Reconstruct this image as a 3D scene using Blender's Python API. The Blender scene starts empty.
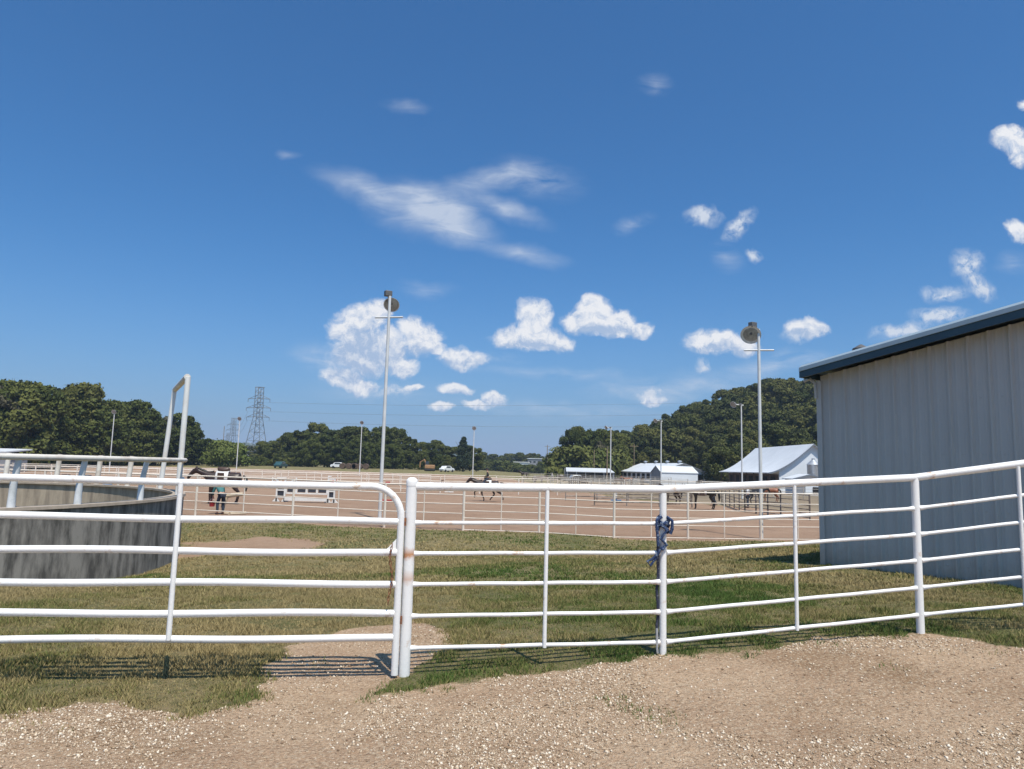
import bpy, bmesh, math, random
import numpy as np
from mathutils import Vector, Matrix
R = math.radians
C = bpy.context.scene.collection
S = bpy.context.scene

# ------------------------------------------------------------------ camera
F = 710.0; CZ = 1.65
ROLL = R(1.5); PITCH = math.atan(82.5 / F)
fwd = Vector((0, math.cos(PITCH), math.sin(PITCH)))
r0 = Vector((1, 0, 0)); u0 = r0.cross(fwd)
rgt = r0 * math.cos(ROLL) + u0 * math.sin(ROLL)
upv = -r0 * math.sin(ROLL) + u0 * math.cos(ROLL)
cam = bpy.data.cameras.new('camera'); cam_o = bpy.data.objects.new('camera', cam); C.objects.link(cam_o)
cam.sensor_width = 36.0; cam.lens = 36.0 * F / 1024.0; cam.clip_start = 0.05; cam.clip_end = 20000
m = Matrix((rgt, upv, -fwd)).transposed().to_4x4(); m.translation = Vector((0, 0, CZ))
cam_o.matrix_world = m
S.camera = cam_o
S.render.resolution_x = 1024; S.render.resolution_y = 769

def ray(px, py):
    d = fwd + rgt * ((px - 512) / F) - upv * ((py - 384.5) / F)
    return d / d.y
def at(px, py, Y):                      # where the photo's point stands at distance Y
    return Vector((0, 0, CZ)) + ray(px, py) * Y
def xof(px, Y):                         # sideways place of an image column (at the horizon) at distance Y
    return ray(px, 467 + (px - 512) * 0.0262).x * Y

# ------------------------------------------------------------------ light
SUNV = Vector((0.20, -0.44, 1.0)).normalized()      # towards the sun
sun_el = math.asin(SUNV.z); sun_az = math.atan2(SUNV.x, SUNV.y)
W = bpy.data.worlds.new('World'); S.world = W; W.use_nodes = True
S.view_settings.view_transform = 'Standard'; S.view_settings.look = 'None'
S.view_settings.exposure = 0.37; S.view_settings.gamma = 1.0; S.view_settings.use_curve_mapping = False
sl = bpy.data.lights.new('sun', 'SUN'); sl.energy = 4.2; sl.angle = R(0.53); sl.color = (1.0, 0.93, 0.81)
so = bpy.data.objects.new('sun', sl); C.objects.link(so)
so.rotation_euler = SUNV.to_track_quat('Z', 'Y').to_euler(); so.location = (0, 0, 50)

wn = W.node_tree.nodes; wl = W.node_tree.links
for n in list(wn): wn.remove(n)
def wnode(t, **k):
    n = wn.new(t)
    for a, b in k.items(): setattr(n, a, b)
    return n
def wm(op, a, b=None, clamp=False):
    n = wnode('ShaderNodeMath', operation=op); n.use_clamp = clamp
    for i, x in enumerate((a, b)):
        if x is None: continue
        if isinstance(x, (int, float)): n.inputs[i].default_value = x
        else: wl.new(x, n.inputs[i])
    return n.outputs[0]
sky = wnode('ShaderNodeTexSky'); sky.sky_type = 'NISHITA'; sky.sun_disc = False
sky.sun_elevation = sun_el; sky.sun_rotation = sun_az; sky.altitude = 200
sky.air_density = 1.0; sky.dust_density = 2.2; sky.ozone_density = 3.0
bg1 = wnode('ShaderNodeBackground'); bg1.inputs['Strength'].default_value = 0.088
hsv = wnode('ShaderNodeMix', data_type='RGBA', blend_type='MULTIPLY'); hsv.inputs['Factor'].default_value = 1.0
wl.new(sky.outputs[0], hsv.inputs['A']); hsv.inputs['B'].default_value = (0.41, 0.86, 1.22, 1)
tc0 = wnode('ShaderNodeTexCoord'); sp0 = wnode('ShaderNodeSeparateXYZ'); wl.new(tc0.outputs['Generated'], sp0.inputs[0])
lowf = wm('POWER', wm('SUBTRACT', 1.0, wm('MULTIPLY', wm('ABSOLUTE', sp0.outputs[2]), 2.6), True), 3.0)      # the milky summer air towards the horizon
hzm = wnode('ShaderNodeMix', data_type='RGBA'); wl.new(wm('MULTIPLY', lowf, 0.75), hzm.inputs['Factor']); wl.new(hsv.outputs['Result'], hzm.inputs['A']); hzm.inputs['B'].default_value = (3.25, 3.95, 5.9, 1)
wl.new(hzm.outputs['Result'], bg1.inputs['Color'])
tc = wnode('ShaderNodeTexCoord')
sep = wnode('ShaderNodeSeparateXYZ'); wl.new(tc.outputs['Generated'], sep.inputs[0])
ysafe = wm('MAXIMUM', sep.outputs[1], 0.05)
uu = wm('DIVIDE', sep.outputs[0], ysafe); vv = wm('DIVIDE', sep.outputs[2], ysafe)
comb = wnode('ShaderNodeCombineXYZ'); wl.new(uu, comb.inputs[0]); wl.new(vv, comb.inputs[1])
def wnoise(vec, scale, detail=5, rough=0.55, dist=0.0):
    n = wnode('ShaderNodeTexNoise'); n.inputs['Scale'].default_value = scale
    n.inputs['Detail'].default_value = detail; n.inputs['Roughness'].default_value = rough
    n.inputs['Distortion'].default_value = dist; wl.new(vec, n.inputs['Vector']); return n
def warp(vec, scale, amt, detail=4):
    n = wnoise(vec, scale, detail)
    s = wnode('ShaderNodeVectorMath', operation='SUBTRACT'); wl.new(n.outputs['Color'], s.inputs[0]); s.inputs[1].default_value = (.5, .5, .5)
    k = wnode('ShaderNodeVectorMath', operation='SCALE'); wl.new(s.outputs[0], k.inputs[0]); k.inputs['Scale'].default_value = amt
    a = wnode('ShaderNodeVectorMath', operation='ADD'); wl.new(vec, a.inputs[0]); wl.new(k.outputs[0], a.inputs[1])
    return a.outputs[0]
def uvof(px, py):
    d = ray(px, py); return d.x, d.z
def blob(vec, b, grow=1.0):
    cx, cy, rx, ry, rot = (list(b) + [0])[:5]
    mp = wnode('ShaderNodeMapping', vector_type='TEXTURE')
    u, v = uvof(cx, cy); k = 1.0 / F
    mp.inputs['Location'].default_value = (u, v, 0); mp.inputs['Rotation'].default_value = (0, 0, R(rot - 1.5))
    kx = 1 + u * u * .5; ky = 1 + v * v
    mp.inputs['Scale'].default_value = (rx * k * kx * grow, ry * k * ky * grow, 1)
    wl.new(vec, mp.inputs['Vector'])
    s = wnode('ShaderNodeSeparateXYZ'); wl.new(mp.outputs[0], s.inputs[0])
    c2 = wnode('ShaderNodeCombineXYZ'); wl.new(s.outputs[0], c2.inputs[0]); wl.new(s.outputs[1], c2.inputs[1])
    ln = wnode('ShaderNodeVectorMath', operation='LENGTH'); wl.new(c2.outputs[0], ln.inputs[0])
    w = wm('MAXIMUM', wm('SUBTRACT', 1.0, ln.outputs['Value']), 0.0)
    return w, s.outputs[1]
# heaped clouds: (x, y, half width, half height) seen from the gate
CUM = [(362,321,26,18),(378,310,15,12),(346,331,18,14),(362,352,34,26),(392,350,18,24),(404,366,15,13),(343,378,24,11),
       (360,386,20,9),(421,338,24,19),(411,326,16,13),(435,347,14,9),(463,358,27,11),(417,389,10,5),(454,390,18,7),(440,408,12,5),
       (494,399,15,9),(476,406,17,6),(509,337,19,13),(534,318,19,18),(532,338,42,13),(558,341,19,11),
       (594,308,18,16),(585,320,24,13),(616,320,22,14),(638,329,16,10),(610,328,42,10),
       (717,343,33,13),(738,348,20,8),(806,330,20,11),
       (1010,139,17,13),(1020,152,11,13),(1019,232,12,11),
       (652,403,13,6),(1032,105,13,7)]
SOFTC = [(704,217,24,11,-5),(741,226,12,24,-38),(757,255,11,9),(797,337,18,9),(943,293,24,10,8),(968,266,18,18,20),(980,287,20,12,-30),(942,316,30,11,6),(700,364,10,9),(905,331,34,9,10),(650,395,26,8,4),(395,392,30,9)]
FAINT = [(700,384,110,18,3),(640,396,70,10),(330,368,50,14,-15),(780,362,70,12,12),(560,410,160,10),(535,182,62,24,-8),(324,363,40,22,-10),(905,330,46,10,10),(780,368,85,14,14),(655,392,90,16,4),(636,222,24,11,10),(655,82,24,11,15),(1014,262,22,12),
         (427,287,38,11,-2),(500,357,40,9,0),(725,258,26,18,-40),(404,103,30,9),(288,152,16,6),
         (560,375,120,10),(380,392,90,18)]
CIR = [(372,189,80,18,-13),(425,208,78,34,-15),(455,224,62,22,-12),(440,200,60,20,-12),(523,252,56,15,-7),(490,180,70,14,8),(505,207,60,12,-20)]
cvec = warp(warp(comb.outputs[0], 16, 0.030, 2), 70, 0.013, 4)
fmax = None; S1 = None; S0 = None
for b in CUM:
    w, ly = blob(cvec, b, 1.22)
    fmax = w if fmax is None else wm('MAXIMUM', fmax, w)
    wy = wm('MULTIPLY', w, ly)
    S1 = wy if S1 is None else wm('ADD', S1, wy)
    S0 = w if S0 is None else wm('ADD', S0, w)
n1 = wnoise(cvec, 60, 8, 0.68)
# lit side of the puffs: the same billow pattern sampled a little way towards the sun
off = wnode('ShaderNodeVectorMath', operation='ADD'); wl.new(cvec, off.inputs[0]); off.inputs[1].default_value = (0.002, 0.010, 0)
n2 = wnoise(off.outputs[0], 60, 8, 0.68)
dens = wm('ADD', fmax, wm('MULTIPLY', wm('SUBTRACT', n1.outputs['Fac'], 0.50), 0.55))
mr = wnode('ShaderNodeMapRange', interpolation_type='SMOOTHSTEP'); wl.new(dens, mr.inputs['Value'])
mr.inputs['From Min'].default_value = 0.06; mr.inputs['From Max'].default_value = 0.52
gate0 = wm('MULTIPLY', fmax, 7.0, True)
cumd = wm('MULTIPLY', mr.outputs[0], gate0)
lit = wm('DIVIDE', S1, wm('MAXIMUM', S0, 0.01))
shade = wm('ADD', wm('MULTIPLY', lit, 0.75), 0.80)
for b in [(362,354,34,30),(534,348,40,10),(610,334,42,9),(717,352,28,9),(412,350,20,10),(463,364,22,6),(350,372,22,10),(806,337,16,6)]:
    w, _ = blob(cvec, b, 1.2); shade = wm('SUBTRACT', shade, wm('MULTIPLY', w, 1.25))
shade = wm('ADD', wm('MAXIMUM', wm('MINIMUM', shade, 0.95), 0.12), wm('MULTIPLY', wm('SUBTRACT', n1.outputs['Fac'], n2.outputs['Fac']), 3.0), True)
cc = wnode('ShaderNodeMix', data_type='RGBA'); wl.new(shade, cc.inputs['Factor'])
cc.inputs['A'].default_value = (0.33, 0.43, 0.60, 1); cc.inputs['B'].default_value = (0.72, 0.73, 0.76, 1)
def soft(vec, lst, pw=1.5):
    t = None
    for b in lst:
        w, _ = blob(vec, b); w = wm('POWER', w, pw)
        t = w if t is None else wm('ADD', t, w)
    return t
fv = warp(comb.outputs[0], 9, 0.05, 4)
st = wnode('ShaderNodeMapping'); st.inputs['Scale'].default_value = (1, 3.2, 1); st.inputs['Rotation'].default_value = (0, 0, R(10)); wl.new(comb.outputs[0], st.inputs['Vector'])
n3 = wnoise(st.outputs[0], 14, 8, 0.62, 0.6)
streak = wm('MULTIPLY', wm('SUBTRACT', n3.outputs['Fac'], 0.33), 3.0, True)
fd = wm('MULTIPLY', wm('MULTIPLY', soft(fv, FAINT), 0.46), streak, True)
cd = wm('MULTIPLY', wm('MULTIPLY', soft(fv, CIR), 0.80), wm('ADD', wm('MULTIPLY', streak, 0.65), 0.35), True)
sf = wm('MULTIPLY', wm('MULTIPLY', soft(cvec, SOFTC, 1.2), 1.9), wm('MULTIPLY', wm('SUBTRACT', n1.outputs['Fac'], 0.34), 3.4, True), True)
soften = wm('MAXIMUM', wm('MINIMUM', wm('ADD', fd, cd), 0.74), wm('MULTIPLY', sf, 0.95))
mid = wm('MULTIPLY', wm('SUBTRACT', sep.outputs[1], 0.08), 12.0, True)
mix1 = wnode('ShaderNodeMixShader'); bgc = wnode('ShaderNodeBackground'); bgc.inputs['Color'].default_value = (0.62, 0.68, 0.78, 1); bgc.inputs['Strength'].default_value = 0.82
wl.new(wm('MULTIPLY', soften, mid), mix1.inputs[0]); wl.new(bg1.outputs[0], mix1.inputs[1]); wl.new(bgc.outputs[0], mix1.inputs[2])
mix2 = wnode('ShaderNodeMixShader'); bg2 = wnode('ShaderNodeBackground'); wl.new(cc.outputs['Result'], bg2.inputs['Color']); bg2.inputs['Strength'].default_value = 0.93
wl.new(wm('MULTIPLY', cumd, mid), mix2.inputs[0]); wl.new(mix1.outputs[0], mix2.inputs[1]); wl.new(bg2.outputs[0], mix2.inputs[2])
wo = wnode('ShaderNodeOutputWorld'); wl.new(mix2.outputs[0], wo.inputs['Surface'])

# ------------------------------------------------------------------ helpers
def tag(o, label=None, cat=None, group=None, kind=None):
    if label and len(label.split()) > 16: print('LONG', len(label.split()), label)
    if label: o['label'] = label
    if cat: o['category'] = cat
    if group: o['group'] = group
    if kind: o['kind'] = kind
    return o
def empty(name, loc, label=None, cat=None, group=None, rz=0):
    o = bpy.data.objects.new(name, None); C.objects.link(o); o.location = loc; o.rotation_euler = (0, 0, rz)
    o.empty_display_size = .2
    return tag(o, label, cat, group)
def frame(d):
    d = Vector(d).normalized(); a = Vector((0, 0, 1)) if abs(d.z) < .95 else Vector((1, 0, 0))
    x = d.cross(a).normalized(); return x, x.cross(d).normalized(), d
class MB:
    def __init__(s): s.v = []; s.f = []
    def add(s, vs, fs):
        k = len(s.v); s.v += [Vector(p) for p in vs]; s.f += [[i + k for i in f] for f in fs]; return s
    def box(s, c, size, rz=0, mat=None):
        c = Vector(c); hx, hy, hz = [q / 2 for q in size]; M = mat if mat else Matrix.Rotation(rz, 3, 'Z')
        vs = [c + M @ Vector((x * hx, y * hy, z * hz)) for x in (-1, 1) for y in (-1, 1) for z in (-1, 1)]
        return s.add(vs, [(0,1,3,2),(4,6,7,5),(0,4,5,1),(2,3,7,6),(0,2,6,4),(1,5,7,3)])
    def tube(s, pts, r, n=10, caps=True):
        pts = [Vector(p) for p in pts]; rs = r if isinstance(r, (list, tuple)) else [r] * len(pts)
        vs = []; fs = []; px = None
        for i, p in enumerate(pts):
            d = (pts[min(i + 1, len(pts) - 1)] - pts[max(i - 1, 0)])
            x, y, d = frame(d)
            if px is not None:
                x = (px - d * px.dot(d)).normalized(); y = x.cross(d)
            px = x
            for k in range(n):
                a = 2 * math.pi * k / n; vs.append(p + (x * math.cos(a) + y * math.sin(a)) * rs[i])
        for i in range(len(pts) - 1):
            for k in range(n):
                a, b = i * n + k, i * n + (k + 1) % n; fs.append((a, b, b + n, a + n))
        if caps: fs.append(list(range(n))[::-1]); fs.append([(len(pts) - 1) * n + k for k in range(n)])
        return s.add(vs, fs)
    def lathe(s, c, prof, n=16, axis=(0, 0, 1)):
        x, y, d = frame(axis); c = Vector(c); vs = []; fs = []
        for (r, h) in prof:
            for k in range(n):
                a = 2 * math.pi * k / n; vs.append(c + d * h + (x * math.cos(a) + y * math.sin(a)) * r)
        for i in range(len(prof) - 1):
            for k in range(n):
                a, b = i * n + k, i * n + (k + 1) % n; fs.append((a, b, b + n, a + n))
        fs.append(list(range(n))[::-1]); fs.append([(len(prof) - 1) * n + k for k in range(n)])
        return s.add(vs, fs)
    def build(s, name, mat, parent=None, world=True, bevel=0, smooth=40):
        me = bpy.data.meshes.new(name); off = parent_world(parent) if (parent and world) else Vector((0, 0, 0))
        me.from_pydata([p - off for p in s.v], [], s.f); me.materials.append(mat)
        bm = bmesh.new(); bm.from_mesh(me); bmesh.ops.recalc_face_normals(bm, faces=bm.faces); bm.to_mesh(me); bm.free()
        if smooth:
            me.polygons.foreach_set('use_smooth', [True] * len(me.polygons)); me.set_sharp_from_angle(angle=R(smooth))
        o = bpy.data.objects.new(name, me); C.objects.link(o)
        if parent: o.parent = parent
        if bevel:
            b = o.modifiers.new('bevel', 'BEVEL'); b.width = bevel; b.segments = 2; b.limit_method = 'ANGLE'
        return o
def parent_world(p):
    v = Vector((0, 0, 0))
    while p: v += Vector(p.location); p = p.parent
    return v
def kids(o): return KID.get(o.name, list(o.children))
KID = {}
def copy_tree(o, parent=None):
    c = o.copy(); C.objects.link(c); c.parent = parent
    for ch in [x for x in bpy.data.objects if x.parent == o] if o.name not in KID else KID[o.name]: copy_tree(ch, c)
    return c
def remember(o):
    KID[o.name] = list(o.children)
    for ch in o.children: remember(ch)

# materials
def mat(name, col, rough=.6, metal=0, var=0.0, vscale=3.0, col2=None, bump=0, bscale=40, spec=.5, island=False, stretch=None, thr=None):
    m = bpy.data.materials.new(name); m.use_nodes = True; nt = m.node_tree; b = nt.nodes['Principled BSDF']
    b.inputs['Roughness'].default_value = rough; b.inputs['Metallic'].default_value = metal
    b.inputs['Specular IOR Level'].default_value = spec
    b.inputs['Base Color'].default_value = (*col, 1)
    g = nt.nodes.new('ShaderNodeNewGeometry')
    src = g.outputs['Position']
    if stretch:
        mp = nt.nodes.new('ShaderNodeMapping'); mp.inputs['Scale'].default_value = stretch; nt.links.new(src, mp.inputs[0]); src = mp.outputs[0]
    if col2 or var:
        n = nt.nodes.new('ShaderNodeTexNoise'); n.inputs['Scale'].default_value = vscale; n.inputs['Detail'].default_value = 6; n.inputs['Roughness'].default_value = .65
        nt.links.new(src, n.inputs['Vector'])
        r = nt.nodes.new('ShaderNodeMapRange'); lo, hi = thr if thr else (.35, .65)
        r.inputs['From Min'].default_value = lo; r.inputs['From Max'].default_value = hi; nt.links.new(n.outputs['Fac'], r.inputs['Value'])
        mx = nt.nodes.new('ShaderNodeMix'); mx.data_type = 'RGBA'; nt.links.new(r.outputs[0], mx.inputs['Factor'])
        c2 = col2 if col2 else tuple(c * (1 - var) for c in col)
        mx.inputs['A'].default_value = (*col, 1); mx.inputs['B'].default_value = (*c2, 1)
        nt.links.new(mx.outputs['Result'], b.inputs['Base Color'])
    if bump:
        n2 = nt.nodes.new('ShaderNodeTexNoise'); n2.inputs['Scale'].default_value = bscale; n2.inputs['Detail'].default_value = 4
        nt.links.new(src, n2.inputs['Vector'])
        bp = nt.nodes.new('ShaderNodeBump'); bp.inputs['Strength'].default_value = bump; bp.inputs['Distance'].default_value = .01
        nt.links.new(n2.outputs['Fac'], bp.inputs['Height']); nt.links.new(bp.outputs[0], b.inputs['Normal'])
    return m
M = {}
M['white'] = mat('white_paint', (.78, .77, .75), .45, col2=(.52, .36, .24), vscale=9, thr=(.61, .76), bump=.15, bscale=60)
M['white2'] = mat('white_paint_far', (.72, .71, .68), .5, col2=(.55, .47, .38), vscale=1.2, thr=(.5, .8))
M['wornwhite'] = mat('worn_white_paint', (.66, .62, .56), .6, col2=(.42, .34, .27), vscale=2.2, thr=(.45, .75), bump=.2, bscale=30)
M['bluewhite'] = mat('bluish_white_paint', (.66, .68, .69), .5, col2=(.45, .47, .46), vscale=5, thr=(.5, .75))
M['rust'] = mat('rust', (.30, .12, .05), .9, col2=(.12, .05, .03), vscale=40, bump=.4, bscale=90)
M['concrete'] = mat('stained_concrete', (.29, .265, .23), .9, col2=(.085, .078, .068), vscale=2.4, stretch=(1.5, 1.5, .42), thr=(.40, .62), bump=.5, bscale=18)
M['concrete_in'] = mat('sandy_concrete', (.40, .33, .25), .9, col2=(.24, .195, .15), vscale=1.6, stretch=(2.2, 2.2, .4), thr=(.4, .62), bump=.4, bscale=18)
M['concrete_top'] = mat('worn_concrete_top', (.40, .33, .26), .9, var=.3, vscale=3)
M['galv'] = mat('galvanised_steel', (.52, .54, .56), .4, .5, var=.2, vscale=4)
M['lamp_grey'] = mat('lamp_housing', (.16, .15, .14), .5, .3, var=.3, vscale=9)
M['reflector'] = mat('lamp_reflector', (.75, .75, .74), .35, .15, var=.2, vscale=6)
M['lens'] = mat('lamp_lens', (.48, .46, .41), .3, 0, col2=(.20, .19, .17), vscale=3)
M['polemetal'] = mat('pole_white', (.66, .66, .65), .5, .0, var=.18, vscale=2)
M['steel_sheet'] = mat('wall_sheet', (.50, .475, .44), .40, .0, var=.06, vscale=.8, spec=.4)
M['trim_dark'] = mat('blue_trim', (.030, .065, .090), .35, var=.15, vscale=3)
M['roof_grey'] = mat('roof_sheet', (.34, .42, .47), .4, .2, var=.1, vscale=2)
M['screw'] = mat('screw', (.2, .2, .2), .4, .6)
M['barn_white'] = mat('white_siding', (.70, .74, .78), .6, var=.10, vscale=.5)
M['barn_roof'] = mat('pale_metal_roof', (.66, .68, .70), .45, .0, var=.12, vscale=.25)
M['barn_grey'] = mat('grey_and_shaded_siding', (.24, .25, .27), .7, var=.15, vscale=.6)  # grey walls, and the shade painted on the annex gable
M['brown_wood'] = mat('brown_boards', (.13, .085, .06), .85, var=.4, vscale=1.5)
M['dark'] = mat('dark_opening', (.012, .012, .013), .9)
M['glass'] = mat('window_glass', (.04, .05, .055), .08, 0, spec=.8)
M['pole_wood'] = mat('creosoted_wood', (.26, .19, .12), .9, var=.3, vscale=2)
M['rope_blue'] = mat('blue_rope', (.018, .04, .11), .9, col2=(.22, .28, .36), vscale=55, thr=(.56, .60), bump=.6, bscale=160)
M['rope_grey'] = mat('dark_rope', (.03, .035, .06), .9, col2=(.25, .25, .28), vscale=45, thr=(.55, .62))
M['jumpwhite'] = mat('jump_white', (.74, .72, .68), .6, var=.12, vscale=3)
M['jumpdark'] = mat('jump_dark_panel', (.035, .04, .055), .6, var=.3, vscale=5)
M['jumpred'] = mat('jump_red', (.42, .03, .03), .5, var=.2, vscale=4)
M['jumpblue'] = mat('jump_blue', (.03, .05, .22), .5, var=.2, vscale=4)
M['jumptan'] = mat('jump_tan', (.52, .42, .30), .7, var=.2, vscale=4)
M['barrel_blue'] = mat('blue_plastic', (.04, .20, .42), .5, var=.2, vscale=3)
M['barrel_dark'] = mat('black_rubber', (.03, .03, .035), .7, var=.3, vscale=3)
M['tank_green'] = mat('teal_paint', (.03, .085, .095), .35, var=.2, vscale=2)
M['yellow'] = mat('machine_orange', (.40, .22, .10), .6, var=.25, vscale=1)
M['tyre'] = mat('tyre_rubber', (.02, .02, .02), .85)
M['carwhite'] = mat('vehicle_white', (.72, .73, .74), .3, var=.05)
M['brick'] = mat('tan_wall', (.42, .35, .27), .8, var=.2, vscale=.2)
M['lattice'] = mat('grey_lattice_steel', (.20, .22, .25), .6, .4)
M['wire'] = mat('aluminium_wire', (.22, .24, .27), .6, .3)
M['weathered'] = mat('weathered_rail', (.13, .105, .085), .85, col2=(.34, .30, .26), vscale=1.4, thr=(.45, .65))
M['penrail'] = mat('grey_pen_pipe', (.36, .32, .27), .7, col2=(.60, .57, .52), vscale=.5, thr=(.45, .65))
# horse coats, people
M['bay'] = mat('dark_bay_coat', (.035, .016, .012), .45, var=.35, vscale=4)
M['chestnut'] = mat('chestnut_coat', (.26, .09, .04), .5, var=.3, vscale=4)
M['black_coat'] = mat('black_coat', (.014, .012, .012), .4, var=.3, vscale=4)
M['brown_coat'] = mat('brown_coat', (.09, .045, .025), .5, var=.3, vscale=4)
M['pinto'] = mat('pinto_coat', (.05, .022, .016), .5, col2=(.62, .58, .54), vscale=2.6, thr=(.585, .60))
M['mane'] = mat('black_hair', (.01, .009, .009), .6)
M['saddle'] = mat('brown_leather', (.06, .03, .02), .5)
M['pad'] = mat('white_saddle_pad', (.7, .68, .66), .8)
M['skin'] = mat('skin', (.42, .24, .17), .6)
M['teal'] = mat('teal_shirt', (.05, .17, .17), .8, var=.2, vscale=6)
M['bluecloth'] = mat('blue_shirt', (.03, .13, .36), .8, var=.2, vscale=6)
M['whitecloth'] = mat('white_shirt', (.66, .66, .68), .8, var=.15, vscale=6)
M['blackcloth'] = mat('black_cloth', (.02, .02, .022), .8, var=.3, vscale=6)
M['jeans'] = mat('dark_jeans', (.025, .035, .06), .85, var=.3, vscale=6)
M['hair'] = mat('brown_hair', (.05, .03, .02), .7)
M['redplastic'] = mat('red_plastic', (.40, .03, .04), .4)

# ------------------------------------------------------------------ terrain
def ss(a, b, t): t = np.clip((t - a) / (b - a), 0, 1); return t * t * (3 - 2 * t)
def vnoise(x, y, s, seed=0):
    x = np.asarray(x, float) / s; y = np.asarray(y, float) / s
    xi = np.floor(x).astype(np.int64); yi = np.floor(y).astype(np.int64); fx = x - xi; fy = y - yi
    fx = fx * fx * (3 - 2 * fx); fy = fy * fy * (3 - 2 * fy)
    def h(a, b):
        n = (a * 374761393 + b * 668265263 + seed * 69069 + 1013904223) & 0xffffffff
        n = ((n ^ (n >> 13)) * 1274126177) & 0xffffffff
        n = (n ^ (n >> 16)) & 0xffffffff
        return n / 4294967295.0
    return (h(xi, yi) * (1 - fx) + h(xi + 1, yi) * fx) * (1 - fy) + (h(xi, yi + 1) * (1 - fx) + h(xi + 1, yi + 1) * fx) * fy
def fbm(x, y, s, o=4, seed=0):
    t = 0; a = .5; w = 0
    for k in range(o): t = t + a * vnoise(x, y, s / 2 ** k, seed + k * 7); w += a; a *= .5
    return t / w
def height(x, y):
    x = np.asarray(x, float); y = np.asarray(y, float)
    A = np.interp(x, [-6, -1, 1.27, 3.67, 4.6, 8], [0, 0, .15, .23, .32, .3])
    yf = 6.35; wd = np.where(y < yf, 3.0, 3.2)
    z = A * np.exp(-((y - yf) / wd) ** 2)
    y0 = np.interp(x, [-12, -4, 0, 5, 9], [5.8, 6.3, 7.5, 11, 14.5]); y1 = np.interp(x, [-12, -4, 0, 5, 9], [15, 20, 24, 26, 28])
    D = .92 + .3 * ss(-7, -10.5, x) * ss(26, 17, y) + .33 * ss(30, 60, y)
    z = z - D * ss(0, 1, (y - y0) / (y1 - y0))
    z = z + 1.35 * ss(100, 200, y) * ss(20, -25, x)
    hz = 26.5 * ss(20, 116, x + 0.05 * (y - 165)) * ss(160, 250, y) * ss(900, 500, y) + 14 * ss(105, 200, x) * ss(160, 250, y) * ss(900, 500, y)
    z = z + hz
    z = z + (fbm(x, y, 1.0, 3, 3) - .5) * .022 * ss(80, 30, y) + (fbm(x, y, .22, 3, 8) - .5) * .016 * ss(12, 8, y) + (fbm(x, y, 14, 3, 9) - .5) * .18 * ss(8, 20, y) * ss(400, 150, y)
    return z
def hz(x, y): return float(height(x, y))
def ground(px, py):                     # ground point seen at an image position
    d = ray(px, py); Y = 1.0
    for k in range(4000):
        if CZ + d.z * Y <= hz(d.x * Y, Y): break
        Y *= 1.004
    return Vector((d.x * Y, Y, hz(d.x * Y, Y)))
def gpt(x, y, dz=0): return Vector((x, y, hz(x, y) + dz))

# road edge, arena edge (world)
_e = [ground(*p) for p in [(-60, 716), (0, 713), (60, 704), (130, 702), (200, 704), (250, 699), (285, 690), (380, 691), (430, 682), (512, 668), (600, 660), (667, 652), (740, 652), (800, 641), (850, 634), (918, 630), (970, 640), (1040, 650)]]
EX = np.array([-14] + [p.x for p in _e] + [9, 30]); EY = np.array([_e[0].y] + [p.y for p in _e] + [_e[-1].y - .3, _e[-1].y - 4])
_a = [ground(*p) for p in [(190, 517), (350, 527), (450, 530.5), (560, 534), (640, 541), (740, 541), (815, 543)]]
AX = np.array([-60, -30] + [p.x for p in _a] + [30, 80]); AY = np.array([46, 42] + [p.y for p in _a] + [28, 28])
def gapmask(x, y):
    xl = np.interp(y, [4.6, 5.1, 5.9, 6.6, 7.3, 7.8], [-1.8, -1.66, -1.95, -1.95, -1.6, -1.0]); xr = np.interp(y, [4.6, 5.1, 5.5, 6.0, 6.6, 7.4, 7.8], [-1.0, -1.0, -.9, -.72, -.45, -.7, -.95])
    d = np.minimum(x - xl, xr - x); d = np.minimum(d, 7.8 - y); return d
def patch(x, y): return 1 - np.sqrt(((x + 8.0) / 2.7) ** 2 + ((y - 22.0) / 2.6) ** 2) + (fbm(x, y, 1.6, 4, 15) - .5) * 1.3
def masks(x, y):
    n = (fbm(x, y, .7, 4, 21) - .5) * .45 + (fbm(x, y, .2, 3, 63) - .5) * .45; n2 = fbm(x, y, 3.5, 4, 5) - .5
    g = (y - np.interp(x, EX, EY)) + .10 + n * .7                 # >0 grass
    g = np.minimum(g * 2.2, 1)
    g = np.minimum(g, -(gapmask(x, y) + n * .5) * 5)
    pt = patch(x, y)
    g = np.minimum(g, -pt * 3 + .3)
    g = np.clip(g + .5, 0, 1)
    a = np.clip(((y - np.interp(x, AX, AY)) + n2 * .9) * 1.5 + .5, 0, 1)
    far = np.interp(x, [-200, -30, 0, 12, 30, 200], [160, 165, 160, 75, 48, 46])
    a2 = np.clip((far - y + n2 * 8) * .3, 0, 1)
    dry = np.clip((y - far) / 3 + .5, 0, 1) * ss(-5, 20, x) * np.clip((230 - y) / 30, 0, 1)   # trampled ground round the pens
    g = g * (1 - a) + (a - a * a2) * (1 - dry * .75)
    return g, np.maximum(a * a2, np.clip(pt * 3 + .5, 0, 1) * .8), dry
nx, = (520,)
u = np.linspace(-1, 1, nx); u = u * (0.72 + .28 * np.abs(u) ** 3)
ys = [-40, -20, -8, -2, 1, 2.2]
y = 2.6
while y < 9: ys.append(y); y += .035
while y < 40: ys.append(y); y += .035 + (y - 9) * .012
while y < 9000: ys.append(y); y *= 1.02
ys = np.array(ys)
X = u[None, :] * (9 + 1.6 * np.abs(ys[:, None])); Y = np.repeat(ys[:, None], nx, 1)
Z = height(X, Y); g_, a_, dry_ = masks(X, Y)
me = bpy.data.meshes.new('ground'); nv = X.size; ny = len(ys)
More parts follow.
